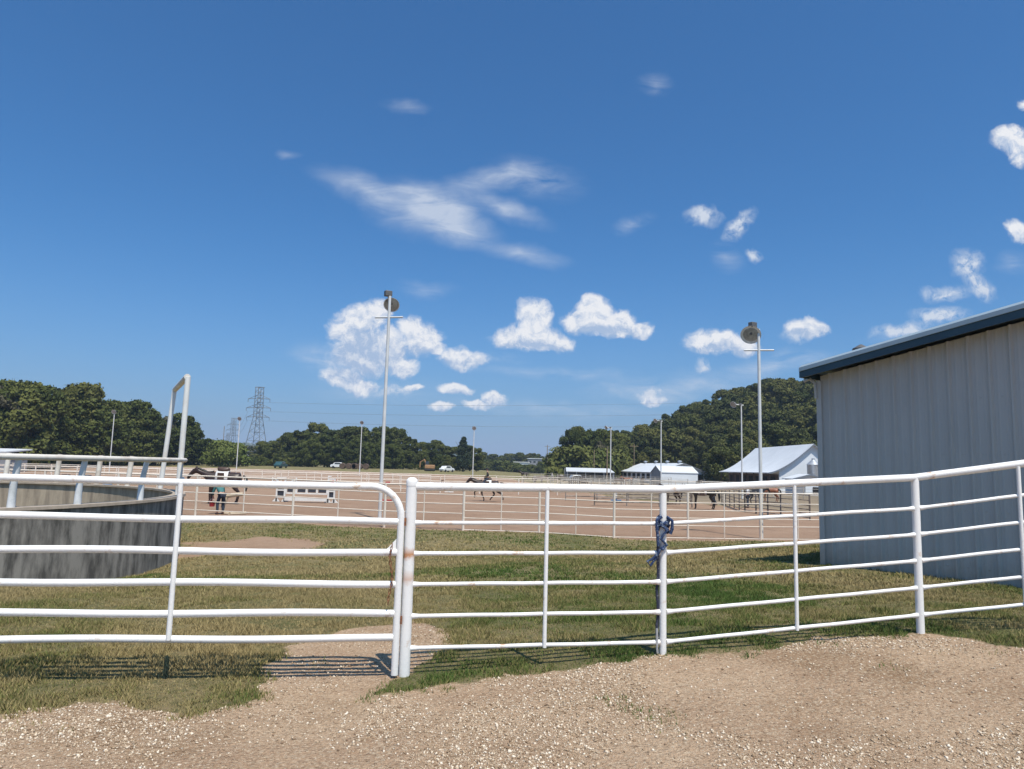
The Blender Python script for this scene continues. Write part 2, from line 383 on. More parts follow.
me.vertices.add(nv); co = np.stack([X, Y, Z], -1).reshape(-1); me.vertices.foreach_set('co', co)
idx = np.arange(nv).reshape(ny, nx); q = np.stack([idx[:-1, :-1], idx[:-1, 1:], idx[1:, 1:], idx[1:, :-1]], -1).reshape(-1, 4)
me.loops.add(q.size); me.loops.foreach_set('vertex_index', q.reshape(-1)); me.polygons.add(len(q))
me.polygons.foreach_set('loop_start', np.arange(len(q)) * 4); me.polygons.foreach_set('use_smooth', np.ones(len(q), bool))
me.update(calc_edges=True)
for nm, arr in (('grass', g_), ('arena', a_), ('dry', dry_)):
    at_ = me.attributes.new(nm, 'FLOAT', 'POINT'); at_.data.foreach_set('value', arr.reshape(-1).astype(np.float32))
go = bpy.data.objects.new('ground', me); C.objects.link(go); tag(go, kind='structure')
gm = bpy.data.materials.new('ground'); gm.use_nodes = True; nt = gm.node_tree; nd = nt.nodes; lk = nt.links; B = nd['Principled BSDF']
B.inputs['Roughness'].default_value = .95; B.inputs['Specular IOR Level'].default_value = .15
geo = nd.new('ShaderNodeNewGeometry')
def noise(s, d=6, r=.6):
    n = nd.new('ShaderNodeTexNoise'); n.inputs['Scale'].default_value = s; n.inputs['Detail'].default_value = d; n.inputs['Roughness'].default_value = r
    lk.new(geo.outputs['Position'], n.inputs['Vector']); return n.outputs['Fac']
def mixc(f, a, b):
    x = nd.new('ShaderNodeMix'); x.data_type = 'RGBA'
    if isinstance(f, float): x.inputs['Factor'].default_value = f
    else: lk.new(f, x.inputs['Factor'])
    for k, v in (('A', a), ('B', b)):
        if isinstance(v, tuple): x.inputs[k].default_value = (*v, 1)
        else: lk.new(v, x.inputs[k])
    return x.outputs['Result']
def rng(f, a, b):
    r_ = nd.new('ShaderNodeMapRange'); r_.inputs['From Min'].default_value = a; r_.inputs['From Max'].default_value = b; lk.new(f, r_.inputs['Value']); return r_.outputs[0]
def attr(n): a = nd.new('ShaderNodeAttribute'); a.attribute_name = n; return a.outputs['Fac']
grav = mixc(rng(noise(.9, 5), .38, .62), (.60, .42, .275), (.46, .30, .19))
grav = mixc(rng(noise(.55, 6, .7), .52, .66), grav, (.33, .205, .115))
grav = mixc(rng(noise(26, 6, .8), .52, .66), grav, (.20, .13, .08))
grav = mixc(rng(noise(85, 5, .8), .52, .62), grav, (.22, .145, .088))
grav = mixc(rng(noise(41, 6, .8), .50, .64), grav, (.70, .56, .40))
grav = mixc(rng(noise(160, 3, .7), .55, .75), grav, (.14, .10, .07))
grs = mixc(rng(noise(.55, 6), .34, .56), (.105, .115, .035), (.25, .195, .095))
grs = mixc(rng(noise(9, 5, .7), .45, .7), grs, (.07, .085, .03))
grs = mixc(rng(noise(60, 3, .7), .5, .75), grs, (.27, .23, .14))
arn = mixc(rng(noise(.35, 6), .35, .65), (.335, .225, .155), (.28, .18, .12))
arn = mixc(rng(noise(1.6, 6, .75), .52, .70), arn, (.235, .15, .10))
arn = mixc(rng(noise(7, 5, .75), .56, .72), arn, (.40, .28, .20))
dryc = mixc(rng(noise(.25, 6, .7), .35, .65), (.30, .235, .165), (.17, .135, .09))
gf = nd.new('ShaderNodeMath'); gf.operation = 'ADD'; lk.new(attr('grass'), gf.inputs[0])
n_ = nd.new('ShaderNodeMath'); n_.operation = 'MULTIPLY_ADD'; lk.new(noise(22, 5, .7), n_.inputs[0]); n_.inputs[1].default_value = .9; n_.inputs[2].default_value = -.45; lk.new(n_.outputs[0], gf.inputs[1])
c1 = mixc(attr('arena'), grav, arn)
c1 = mixc(attr('dry'), c1, dryc)
c1 = mixc(rng(gf.outputs[0], .38, .62), c1, grs)
lk.new(c1, B.inputs['Base Color'])
bp = nd.new('ShaderNodeBump'); bp.inputs['Strength'].default_value = .9; bp.inputs['Distance'].default_value = .045
ad = nd.new('ShaderNodeMath'); ad.operation = 'ADD'; lk.new(noise(45, 5, .7), ad.inputs[0]); lk.new(noise(9, 4, .6), ad.inputs[1]); lk.new(ad.outputs[0], bp.inputs['Height']); lk.new(bp.outputs[0], B.inputs['Normal'])
me.materials.append(gm)

# big numpy meshes: stones and grass blades
def bigmesh(name, V, Fq, col, material):
    me = bpy.data.meshes.new(name); me.vertices.add(len(V)); me.vertices.foreach_set('co', V.reshape(-1).astype(np.float32))
    k = Fq.shape[1]; me.loops.add(Fq.size); me.loops.foreach_set('vertex_index', Fq.reshape(-1).astype(np.int32)); me.polygons.add(len(Fq))
    me.polygons.foreach_set('loop_start', (np.arange(len(Fq)) * k).astype(np.int32)); me.update(calc_edges=True)
    a = me.attributes.new('tint', 'FLOAT', 'POINT'); a.data.foreach_set('value', col.astype(np.float32))
    me.materials.append(material); o = bpy.data.objects.new(name, me); C.objects.link(o); return o
def tintmat(name, stops, rough=.9, trans=0):
    m = bpy.data.materials.new(name); m.use_nodes = True; nt = m.node_tree; b = nt.nodes['Principled BSDF']; b.inputs['Roughness'].default_value = rough; b.inputs['Specular IOR Level'].default_value = .2
    a = nt.nodes.new('ShaderNodeAttribute'); a.attribute_name = 'tint'; r = nt.nodes.new('ShaderNodeValToRGB'); e = r.color_ramp.elements
    while len(e) < len(stops): e.new(.5)
    for i, (p, c) in enumerate(stops): e[i].position = p; e[i].color = (*c, 1)
    nt.links.new(a.outputs['Fac'], r.inputs[0]); nt.links.new(r.outputs[0], b.inputs['Base Color']); return m
rs = np.random.RandomState(4)
def stones(n, x0, x1, y0, y1, rlo, rhi, cond, seed):
    r = np.random.RandomState(seed); y = y0 + (y1 - y0) * r.rand(n) ** 1.0; x = (x0 + (x1 - x0) * r.rand(n)) * (y * .78 + .4)
    g, a, d = masks(x, y); cl = fbm(x, y, .8, 3, 77)
    ok = (g < .5) & (r.rand(n) < (ss(.40, .62, cl) * .9 + .10) * np.where(gapmask(x, y) > -.1, .35, 1)) if cond else (g >= 0)
    x, y = x[ok], y[ok]; n = len(x); s = rlo + (rhi - rlo) * r.rand(n) ** 4
    base = np.array([[1,0,0],[-1,0,0],[0,1,0],[0,-1,0],[0,0,1],[0,0,-1]], float)
    sc = s[:, None] * (0.6 + .7 * r.rand(n, 3)); sc[:, 2] *= .7
    v = base[None] * sc[:, None, :] * (.75 + .5 * r.rand(n, 6, 1)) + (r.rand(n, 6, 3) - .5) * s[:, None, None] * .7
    th = r.rand(n) * 6.28; c, q = np.cos(th), np.sin(th)
    vx = v[..., 0] * c[:, None] - v[..., 1] * q[:, None]; vy = v[..., 0] * q[:, None] + v[..., 1] * c[:, None]
    V = np.stack([vx + x[:, None], vy + y[:, None], v[..., 2] + (height(x, y) + s * .2)[:, None]], -1).reshape(-1, 3)
    t = np.array([[0,2,4],[2,1,4],[1,3,4],[3,0,4],[2,0,5],[1,2,5],[3,1,5],[0,3,5]])
    Fq = (np.arange(n)[:, None, None] * 6 + t[None]).reshape(-1, 3)
    return V, Fq, np.repeat(r.rand(n), 6)
V1, F1, c1_ = stones(260000, -1, 1, 3.3, 7.6, .0024, .0125, True, 1)
st_ = bigmesh('gravel', V1, F1, c1_, tintmat('gravel_stones', [(0, (.20, .13, .08)), (.3, (.36, .26, .17)), (.65, (.54, .43, .31)), (1, (.74, .65, .53))]))
tag(st_, 'pale crushed limestone scattered over the dirt road in front of the white fence', 'gravel', kind='stuff')
def blades(n, y0, y1, w, h, seed, pw=1.0):
    r = np.random.RandomState(seed); y = y0 + (y1 - y0) * r.rand(n) ** pw; x = (r.rand(n) * 2 - 1) * (y * .80 + .5)
    g, a, d = masks(x, y); cl = fbm(x, y, .25, 3, 31); dens = np.where(g > .5, .45 + .75 * ss(.3, .6, cl), 0.0)
    dens = np.where((g > .12) & (g <= .5), .4 * (cl > .55), dens)
    tuft = (g <= .12) & (fbm(x, y, .5, 3, 57) > .74) & (y < 6.5); dens = np.where(tuft, .10, dens)
    sparse = ss(.3, .6, fbm(x, y, 2.2, 3, 91)); dens = dens * (.68 + .32 * sparse)
    ok = r.rand(n) < dens
    ok &= ~((x + 18.0) ** 2 + (y - 17.0) ** 2 < 9.45 ** 2)
    x, y = x[ok], y[ok]; n = len(x); cl = cl[ok]
    hh = h * (.4 + .9 * r.rand(n)) * (.6 + .9 * ss(.35, .65, cl)) * np.where(y < np.interp(x, EX, EY) + .5, .85, 1.0); th = r.rand(n) * 6.28; ww = w * (.6 + .8 * r.rand(n))
    bx, by = np.cos(th) * ww, np.sin(th) * ww; lean = r.rand(n) * 1.1 * hh; ph = r.rand(n) * 6.28
    z = height(x, y) - .003
    V = np.stack([np.stack([x - bx, y - by, z], -1), np.stack([x + bx, y + by, z], -1), np.stack([x + np.cos(ph) * lean, y + np.sin(ph) * lean, z + hh], -1)], 1).reshape(-1, 3)
    green = fbm(x, y, 2.6, 3, 12) - .13 + (fbm(x, y, .45, 3, 44) - .5) * .35 + np.interp(x, [-3, -.5, .8, 2.5, 4.5], [-.08, .09, .15, .10, -.02]) + np.where((y < np.interp(x, EX, EY) + .6) & (x > -1), .12, 0)
    green = green - .10 * ss(12, 17, y) * ss(26, 17, y)
    t = np.clip(.5 + (green - .52) * 1.6 + (r.rand(n) - .5) * .55, 0, 1)
    return V, np.arange(3 * n).reshape(-1, 3), np.repeat(t, 3)
parts = [blades(640000, 4.2, 11, .0036, .032, 2), blades(300000, 10, 20, .009, .036, 3), blades(170000, 19, 36, .018, .042, 5)]
o_ = 0; VV = []; FF = []; CCc = []
for v, f, c in parts: VV.append(v); FF.append(f + o_); CCc.append(c); o_ += len(v)
gr = bigmesh('grass', np.concatenate(VV), np.concatenate(FF), np.concatenate(CCc), tintmat('grass_blades', [(0, (.32, .25, .12)), (.3, (.21, .185, .07)), (.55, (.105, .14, .035)), (1, (.05, .10, .02))]))
tag(gr, 'short mown grass, part green and part dry, between the road and the riding arena', 'grass', kind='stuff')

# ------------------------------------------------------------------ far hills
def ridge(name, Y0, xs, hs, seed, depth, step=6):
    x = np.arange(min(xs), max(xs), step); n = len(x); h = np.interp(x, xs, hs) * (1 + .0 * x) + (fbm(x, x * 0, 60, 4, seed) - .5) * 9 + (fbm(x, x * 0 + 3, 14, 3, seed + 2) - .5) * 7
    rows = [(0, 0.0), (.25, .45), (.5, .8), (.75, 1.0), (1.0, .9)]
    mb = MB(); vs = []; fs = []
    for k, (t, s_) in enumerate(rows):
        for i in range(n): vs.append((x[i], Y0 + depth * t + (vnoise(x[i], t * 10, 40, 3) - .5) * 30, -3 + (h[i] + 3) * s_ + float(fbm(x[i], t * 300, 22, 3, seed) - .5) * 6 * (k > 0)))
    for k in range(len(rows) - 1):
        for i in range(n - 1): a = k * n + i; fs.append((a, a + 1, a + n + 1, a + n))
    mb.add(vs, fs); o = mb.build(name, M['hill'], smooth=0); tag(o, kind='structure'); return o
M['hill'] = mat('wooded_hill', (.035, .05, .022), .95, col2=(.065, .08, .035), vscale=.05, bump=1, bscale=.3)
ridge('hills', 1500, [-1500, -900, -700, -560, -400, -200, 0, 200, 420, 900], [30, 34, 44, 50, 46, 34, 27, 22, 22, 20], 5, 500)

# ------------------------------------------------------------------ trees
def foliage_mat(name, a, b, c):
    m = bpy.data.materials.new(name); m.use_nodes = True; nt = m.node_tree; bs = nt.nodes['Principled BSDF']; bs.inputs['Roughness'].default_value = .75; bs.inputs['Specular IOR Level'].default_value = .15
    oi = nt.nodes.new('ShaderNodeObjectInfo'); r = nt.nodes.new('ShaderNodeValToRGB'); e = r.color_ramp.elements; e.new(.5)
    for i, (p, cc_) in enumerate(((0, a), (.5, b), (1, c))): e[i].position = p; e[i].color = (*cc_, 1)
    at_ = nt.nodes.new('ShaderNodeAttribute'); at_.attribute_name = 'tint'
    mm = nt.nodes.new('ShaderNodeMath'); mm.operation = 'MULTIPLY_ADD'; nt.links.new(at_.outputs['Fac'], mm.inputs[0]); mm.inputs[1].default_value = .5
    m2 = nt.nodes.new('ShaderNodeMath'); m2.operation = 'MULTIPLY'; nt.links.new(oi.outputs['Random'], m2.inputs[0]); m2.inputs[1].default_value = .6
    nt.links.new(m2.outputs[0], mm.inputs[2]); nt.links.new(mm.outputs[0], r.inputs[0]); nt.links.new(r.outputs[0], bs.inputs['Base Color'])
    return m
M['leaf_a'] = foliage_mat('broad_leaves', (.034, .046, .012), (.064, .078, .017), (.115, .118, .030))
M['leaf_b'] = foliage_mat('hill_leaves', (.031, .040, .012), (.062, .072, .017), (.125, .118, .031))
M['leaf_pale'] = foliage_mat('pale_leaves', (.075, .105, .022), (.105, .135, .030), (.14, .155, .045))
M['leaf_dark'] = foliage_mat('conifer_needles', (.022, .034, .018), (.030, .044, .022), (.040, .055, .028))
M['leaf_dry'] = foliage_mat('dull_leaves', (.085, .080, .045), (.105, .095, .055), (.12, .11, .065))
M['bark'] = mat('bark', (.10, .08, .06), .95, var=.3)
def crown_mesh(seed, hgt, wid, lobes, leaf, per, shape='round', base=.18):
    r = np.random.RandomState(seed); Vs = []; T = []
    for i in range(lobes):
        t = r.rand(); zc = hgt * (base + (.93 - base) * t)
        if shape == 'round': wr = wid * .5 * math.sqrt(max(.05, 1 - ((t - .42) / .66) ** 2)); lr = wid * (.10 + .13 * r.rand()) * (1.05 - .35 * t)
        elif shape == 'cone': wr = wid * .5 * (1.0 - t) ** .8; lr = wid * (.16 * (1.1 - .8 * t) + .04)
        else: wr = wid * .5 * math.sqrt(max(.1, 1 - t ** 2)); lr = wid * (.14 + .10 * r.rand())
        a = r.rand() * 6.283; rr = wr * math.sqrt(r.rand()) * .78
        c = np.array([math.cos(a) * rr, math.sin(a) * rr, min(zc, hgt - lr * .8)])
        d = r.randn(per, 3); d /= np.linalg.norm(d, axis=1)[:, None]; d[:, 2] = np.where(d[:, 2] < -.5, -d[:, 2], d[:, 2])
        rad = lr * (.72 + .36 * r.rand(per) + .25 * (r.rand(per) > .93)); p = c + d * rad[:, None] * np.array([1, 1, .82])
        nrm = d + r.randn(per, 3) * .55; nrm /= np.linalg.norm(nrm, axis=1)[:, None]
        t1 = np.cross(nrm, r.randn(per, 3)); t1 /= np.linalg.norm(t1, axis=1)[:, None]; t2 = np.cross(nrm, t1)
        s = leaf * (.5 + .9 * r.rand(per))[:, None]
        quad = np.stack([p - t1 * s, p - t2 * s * .55, p + t1 * s, p + t2 * s * .6], 1)
        Vs.append(quad.reshape(-1, 3)); T.append(np.repeat(np.clip(.5 * r.rand() + .5 * r.rand(per), 0, 1), 4))
    V = np.concatenate(Vs); V[:, 2] = np.maximum(V[:, 2], .05); n = len(V) // 4
    me = bpy.data.meshes.new('crown'); me.vertices.add(len(V)); me.vertices.foreach_set('co', V.reshape(-1)); me.loops.add(len(V)); me.loops.foreach_set('vertex_index', np.arange(len(V)))
    me.polygons.add(n); me.polygons.foreach_set('loop_start', np.arange(n) * 4); me.update(calc_edges=True)
    a = me.attributes.new('tint', 'FLOAT', 'POINT'); a.data.foreach_set('value', np.concatenate(T).astype(np.float32)); return me
def trunk_mesh(seed, hgt):
    rr = random.Random(seed); mb = MB(); k = hgt / 14
    mb.tube([(0, 0, -.5), (.1 * k, 0, hgt * .2), (.2 * k, .1 * k, hgt * .45), (.1 * k, .2 * k, hgt * .75)], [.34 * k, .26 * k, .18 * k, .06 * k], 8)
    for i in range(6):
        a = rr.random() * 6.28; z0 = hgt * (.18 + .4 * rr.random()); L = hgt * (.15 + .15 * rr.random())
        mb.tube([(.1 * k, 0, z0), (math.cos(a) * L * .6, math.sin(a) * L * .6, z0 + L * .5), (math.cos(a) * L, math.sin(a) * L, z0 + L)], [.12 * k, .07 * k, .03 * k], 6)
    me = bpy.data.meshes.new('trunk'); me.from_pydata(mb.v, [], mb.f); me.materials.append(M['bark']); return me
PROT = {}
def proto_tree(key, *a, leafm='leaf_a', **k):
    m = crown_mesh(*a, **k); m.materials.append(M[leafm]); PROT[key] = (m, trunk_mesh(a[0], a[1]), a[1])
for i in range(5): proto_tree(('a', i), 11 + i, 14, 10.0 + i % 3, 46, .33, 230, leafm='leaf_a', base=.05)
for i in range(5): proto_tree(('b', i), 31 + i, 13, 10.0 + (i * 2) % 3, 40, .35, 210, leafm='leaf_b', base=.07)
proto_tree(('d', 0), 51, 13, 8, 34, .26, 260, leafm='leaf_dark', shape='cone', base=.06)
for i in range(2): proto_tree(('p', i), 61 + i, 5.5, 9, 26, .26, 300, leafm='leaf_pale', shape='dome', base=.10)
proto_tree(('g', 0), 71, 14, 9, 26, .32, 240, leafm='leaf_dry')
for i in range(3): proto_tree(('s', i), 81 + i, 4.5, 8.0, 20, .30, 220, leafm='leaf_a', shape='dome', base=.08)
def tree(kind, x, y, hgt, wk, rz, name, label, cat, group, sink=0):
    cm, tm, h0 = PROT[kind]; k = hgt / h0
    e = empty(name, (x, y, hz(x, y) - sink), label, cat, group, rz); e.scale = (k * wk, k * wk, k)
    c = bpy.data.objects.new('crown', cm); C.objects.link(c); c.parent = e
    t = bpy.data.objects.new('trunk', tm); C.objects.link(t); t.parent = e
    return e
rt = random.Random(7)
ORD = 'first second third fourth fifth sixth seventh eighth ninth tenth eleventh twelfth thirteenth fourteenth fifteenth sixteenth seventeenth eighteenth nineteenth twentieth twenty-first twenty-second twenty-third twenty-fourth twenty-fifth twenty-sixth twenty-seventh twenty-eighth twenty-ninth thirtieth'.split()
def row(profile, Yf, step, kinds, name, label, cat, group, back=0, wk=1.0, tj=(-1, 4)):
    """trees whose tops follow a measured skyline: profile of (column, top)"""
    xs_ = [p[0] for p in profile]; px = xs_[0]; made = []
    while px <= xs_[-1]:
        Yd = Yf(px) + rt.uniform(-6, 8) + back; top = np.interp(px, xs_, [p[1] for p in profile]) + rt.uniform(*tj) + (back > 0) * 5
        X = xof(px, Yd); zt = at(px, top, Yd).z; h = max(2.5, zt - hz(X, Yd))
        kd = rt.choice(kinds); e_ = tree(kd, X, Yd, h * 1.03, wk * rt.uniform(.85, 1.2), rt.uniform(0, 6.28), name, label, cat, group)
        made.append((X / Yd, e_))
        px += step * rt.uniform(.75, 1.25)
    made.sort(key=lambda t: t[0])
    for i, (_, e_) in enumerate(made): e_['label'] = ORD[i] + ' from left, ' + label
A_ = [('a', i) for i in range(5)]; B_ = [('b', i) for i in range(5)]
leftp = [(-50, 372), (-20, 378), (8, 376), (28, 382), (42, 394), (58, 392), (76, 384), (95, 396), (110, 401), (128, 399), (142, 405), (158, 408), (175, 414), (190, 421), (203, 424), (211, 440)]
row(leftp, lambda p: 128 + max(0, p) * .33, 10.5, A_ + A_ + [('g', 0), ('b', 1), ('b', 3)], 'broadleaf_tree', 'tall dark trees in the left tree line', 'tree', 'trees of the left tree line', wk=.82, tj=(-3, 12))
row([(a, b + 10) for a, b in leftp], lambda p: 122 + max(0, p) * .33, 17, A_, 'broadleaf_tree', 'lower leafy trees along the front of the left tree line', 'tree', 'front trees of the left tree line')
for i, (px, top, Y, lb) in enumerate([(219, 441, 176, 'pale yellow-green bush at the right end of the left tree line'), (232, 443, 182, 'pale yellow-green bush just left of the foot of the lamp pole below the pylon')]):
    X = xof(px, Y); tree(('p', i), X, Y, at(px, top, Y).z - hz(X, Y), 1.0, i, 'pale_bush', lb, 'bush', None)
midp = [(262, 442), (278, 440), (292, 436), (302, 432), (316, 427), (332, 430), (345, 425), (358, 428), (374, 431), (390, 429), (404, 437), (414, 438), (430, 440), (446, 442), (458, 446)]
row(midp, lambda p: 225, 8.5, A_ + B_[:2], 'broadleaf_tree', 'rounded dark trees in the middle tree line', 'tree', 'trees of the middle tree line', tj=(-3, 5))
row([(a, b + 12) for a, b in midp], lambda p: 212, 14, A_, 'broadleaf_tree', 'lower trees at the front of the middle tree line', 'tree', 'front trees of the middle tree line')
X = xof(463, 215); tree(('d', 0), X, 215, at(463, 436, 215).z - hz(X, 215), 1.1, 0, 'evergreen_tree', 'dark blue-green evergreen standing above the middle tree line near the rider', 'tree', None)
row([(470, 444), (480, 449)], lambda p: 240, 6, A_, 'broadleaf_tree', 'small trees just right of the dark evergreen', 'tree', 'small trees beside the evergreen')
row([(240, 456), (250, 458), (262, 457), (275, 458), (300, 460)], lambda p: 208, 12, [('s', 0), ('s', 1), ('s', 2)], 'shrub', 'low green shrubs at the foot of the steel pylon', 'shrub', 'shrubs below the pylon', wk=1.1)
row([(208, 447), (225, 444), (245, 446), (262, 445)], lambda p: 330, 7, B_, 'broadleaf_tree', 'hazy trees behind the steel pylon', 'tree', 'distant trees behind the pylon', wk=1.3)
row([(476, 453), (500, 454), (525, 453), (545, 456), (575, 456)], lambda p: 430, 5.5, A_ + B_, 'broadleaf_tree', 'small hazy trees on the horizon before the wooded hill', 'tree', 'distant trees on the horizon', wk=1.3)
row([(478, 460), (500, 461), (520, 462), (560, 463)], lambda p: 330, 7, [('s', 0), ('s', 1), ('s', 2)], 'shrub', 'low shrubs in front of the hazy horizon trees', 'shrub', 'distant shrubs', wk=1.2)
# right end: tall group, then the hill
row([(571, 427), (580, 425), (592, 429), (600, 434), (610, 426), (618, 432)], lambda p: 198, 6.5, B_ + A_, 'broadleaf_tree', 'tall trees behind the low white-roofed shed', 'tree', 'tall trees at the left foot of the hill', wk=.75)
X = xof(603, 192); tree(('g', 0), X, 192, at(603, 438, 192).z - hz(X, 192), .9, 0, 'dull_tree', 'dull grey-brown tree among the dark trees behind the low white-roofed shed', 'tree', None)
row([(572, 448), (590, 450), (612, 452)], lambda p: 190, 7, [('s', 0), ('s', 1), ('s', 2)], 'shrub', 'dark shrubs behind the low white-roofed shed', 'shrub', 'shrubs behind the low shed')
cnt = 0; yy = 172.0
while yy < 268:
    x = 34 + rt.uniform(0, 4)
    while x < 132:
        X = x + rt.uniform(-1.5, 1.5); Yh = yy + rt.uniform(-2.5, 2.5); pxx = 512 + 710 * X / Yh
        if 618 < pxx < 872 and not (X < 54 and Yh < 201):
            h = rt.uniform(11.5, 15.5); kd = rt.choice(B_ + B_ + [('a', 1), ('a', 3)])
            tree(kd, X, Yh, h, rt.uniform(.8, 1.1), rt.uniform(0, 6.28), 'hill_tree', 'dense green broadleaf tree growing on the wooded hillside behind the white barns', 'tree', 'trees on the wooded hillside', sink=1.5); cnt += 1
        x += rt.uniform(5.5, 8.5)
    yy += 8.5
print('hill trees', cnt)
row([(612, 452), (640, 450), (680, 448), (720, 446), (760, 444)], lambda p: 203 if p < 712 else 160, 8, B_, 'broadleaf_tree', 'dark trees along the foot of the hill behind the barns', 'tree', 'trees along the foot of the hill', wk=1.0)

# ------------------------------------------------------------------ near pipe fence and gate
W_ = M['white']
M['rail'] = mat('rail_paint', (.78, .77, .75), .45, col2=(.50, .30, .17), vscale=6, thr=(.58, .71), bump=.2, bscale=70)
fp = [Vector((ray(408, 580).x * 5.73, 5.73)), Vector((1.30, 6.06)), Vector((3.79, 6.69)), Vector((5.7, 6.33)), Vector((8.1, 5.87))]
lift = [0, .02, .175, .50, .72]
def fz(i): return lift[i]
gz = [hz(p.x, p.y) for p in fp]
RZ = [1.475, 1.190, .950, .712, .469, .227]
fen = empty('pipe_fence', (fp[0].x, fp[0].y, 0), 'white welded pipe fence with six rails bending along the dirt road, right of the gate', 'fence')
pst = MB(); p = fp[0]
zt = 1.535
pst.tube([(p.x, p.y, gz[0] - .15), (p.x, p.y, .60)], .044, 20)
pst.tube([(p.x, p.y, .60), (p.x, p.y, zt - .02)], .0435, 20)
pst.lathe((p.x, p.y, zt - .02), [(.0455, -.035), (.0465, -.005), (.042, .016), (.028, .028), (.008, .033)], 20)
pmat = M['white'].copy(); pmat.name = 'white_post_with_rust_bands'; nt = pmat.node_tree; b = nt.nodes['Principled BSDF']
gg = nt.nodes.new('ShaderNodeNewGeometry'); sx = nt.nodes.new('ShaderNodeSeparateXYZ'); nt.links.new(gg.outputs['Position'], sx.inputs[0])
nn = nt.nodes.new('ShaderNodeTexNoise'); nn.inputs['Scale'].default_value = 22; nt.links.new(gg.outputs['Position'], nn.inputs['Vector'])
def mth(op, a, b_, cl=False):
    x = nt.nodes.new('ShaderNodeMath'); x.operation = op; x.use_clamp = cl
    for i, v in enumerate((a, b_)):
        if isinstance(v, (int, float)): x.inputs[i].default_value = v
        else: nt.links.new(v, x.inputs[i])
    return x.outputs[0]
zz = mth('ADD', sx.outputs[2], mth('MULTIPLY', nn.outputs['Fac'], .07))
def band(z0, h): return mth('SUBTRACT', 1.0, mth('DIVIDE', mth('ABSOLUTE', mth('SUBTRACT', zz, z0), 0), h), True)
bb = mth('MULTIPLY', mth('MAXIMUM', mth('MULTIPLY', band(.985, .055), 1.5), mth('MULTIPLY', band(.80, .07), .8)), mth('ADD', nn.outputs['Fac'], .15), True)
old = b.inputs['Base Color'].links[0].from_socket; mx = nt.nodes.new('ShaderNodeMix'); mx.data_type = 'RGBA'; nt.links.new(bb, mx.inputs['Factor']); nt.links.new(old, mx.inputs['A']); mx.inputs['B'].default_value = (.50, .25, .13, 1); nt.links.new(mx.outputs['Result'], b.inputs['Base Color'])
o = pst.build('gate_post', pmat, fen); tag(o, 'thick round-capped white post with rust bands')
for i, rr_ in ((1, .029), (2, .035), (3, .033), (4, .033)):
    q = fp[i]; MB().tube([(q.x, q.y, gz[i] - .2), (q.x, q.y, RZ[0] + lift[i] - (.03 if i == 1 else -.0))], rr_, 16).build('post', W_, fen)
for k, z in enumerate(RZ):
    mb = MB(); rr_ = .0335 if k == 0 else .0165
    for i in range(4):
        a = Vector((*fp[i], z + lift[i])); c = Vector((*fp[i + 1], z + lift[i + 1])); d = (c - a).normalized()
        aa = a + d * .03 if k else a + d * (.03 if i == 0 else -.004)
        if k == 0 and i == 0: mb.tube([a + d * .035, a + d * .075], [.012, .022], 12); mb.tube([a + d * .06, a + d * .14, a + d * .2], [.030, .036, rr_], 14)
        n_ = 14; pts = [aa + (c - aa) * (t / n_) + Vector((0, 0, (.012 * math.sin(t * 1.3 + k) if k else .004 * math.sin(t)) * .15 * math.sin(math.pi * t / n_))) for t in range(n_ + 1)]
        mb.tube(pts, rr_, 12)
        # flattened welded ends
        if k: mb.tube([a + d * .03, a + d * .10], [.024, rr_], 10); mb.tube([c - d * .10, c - d * .03], [rr_, .024], 10)
    mb.build('rail', M['rail'], fen)
for (px, i) in ((546, 0), (795, 1), (1022, 2)):
    a, c = fp[i], fp[i + 1]; rx_ = ray(px, 560).x; t = (rx_ * a.y - a.x) / ((c.x - a.x) - rx_ * (c.y - a.y)); q = a + (c - a) * t; l = lift[i] + (lift[i + 1] - lift[i]) * t
    off_ = Vector((0.006, -.019)); MB().tube([(q.x, q.y - .017, RZ[5] + l - .015), (q.x, q.y - .017, RZ[0] + l - .02)], .0165, 12).build('stay', W_, fen)
# halter rope tied to the first fence post
q = fp[1]; ztop = RZ[0]; hr = empty('halter_rope', (q.x, q.y, .5), 'blue and grey rope halter and lead knotted round a white fence post', 'rope')
rp = random.Random(3); mb = MB()
for k in range(5):
    ph = rp.random() * 6.28; zc = 1.245 - .02 * k; pts = []
    for j in range(15): a = ph + j / 14 * 6.6; pts.append((q.x + math.cos(a) * (.040 + .008 * rp.random()), q.y + math.sin(a) * (.045 + .008 * rp.random()), zc + .03 * math.sin(a * 1.0 + k)))
    mb.tube(pts, .0125, 8)
for s_, L in ((-1, .17), (1, .14), (-1, .24), (1, .10)):
    pts = [(q.x + s_ * .02, q.y - .05, 1.27), (q.x + s_ * .065, q.y - .055, 1.24), (q.x + s_ * (.072 - L * .05), q.y - .05, 1.17), (q.x + s_ * .05, q.y - .048, 1.27 - L)]
    mb.tube(pts, .013, 8)
pts = [(q.x - .03, q.y - .04, 1.22), (q.x + .02, q.y - .055, 1.16), (q.x - .03, q.y - .05, 1.09), (q.x + .02, q.y - .045, 1.04), (q.x - .02, q.y - .05, 1.0)]; mb.tube(pts, .013, 8)
mb.tube([(q.x - .02, q.y - .05, 1.02), (q.x - .05, q.y - .03, .96), (q.x - .10, q.y - .02, .915), (q.x - .135, q.y - .02, .90), (q.x - .11, q.y - .02, .865), (q.x - .06, q.y - .02, .93), (q.x - .04, q.y - .03, 1.0)], .011, 8)
mb.build('rope_knot', M['rope_blue'], hr)
pts = [(q.x - .03 - .006 * math.sin(j * 1.1), q.y + .02 - .03 * (j < 3), 1.05 - j * .055) for j in range(16)]
MB().tube([(a - .012, b_ - .01, c) for a, b_, c in pts], .013, 8).build('lead', M['rope_grey'], hr)
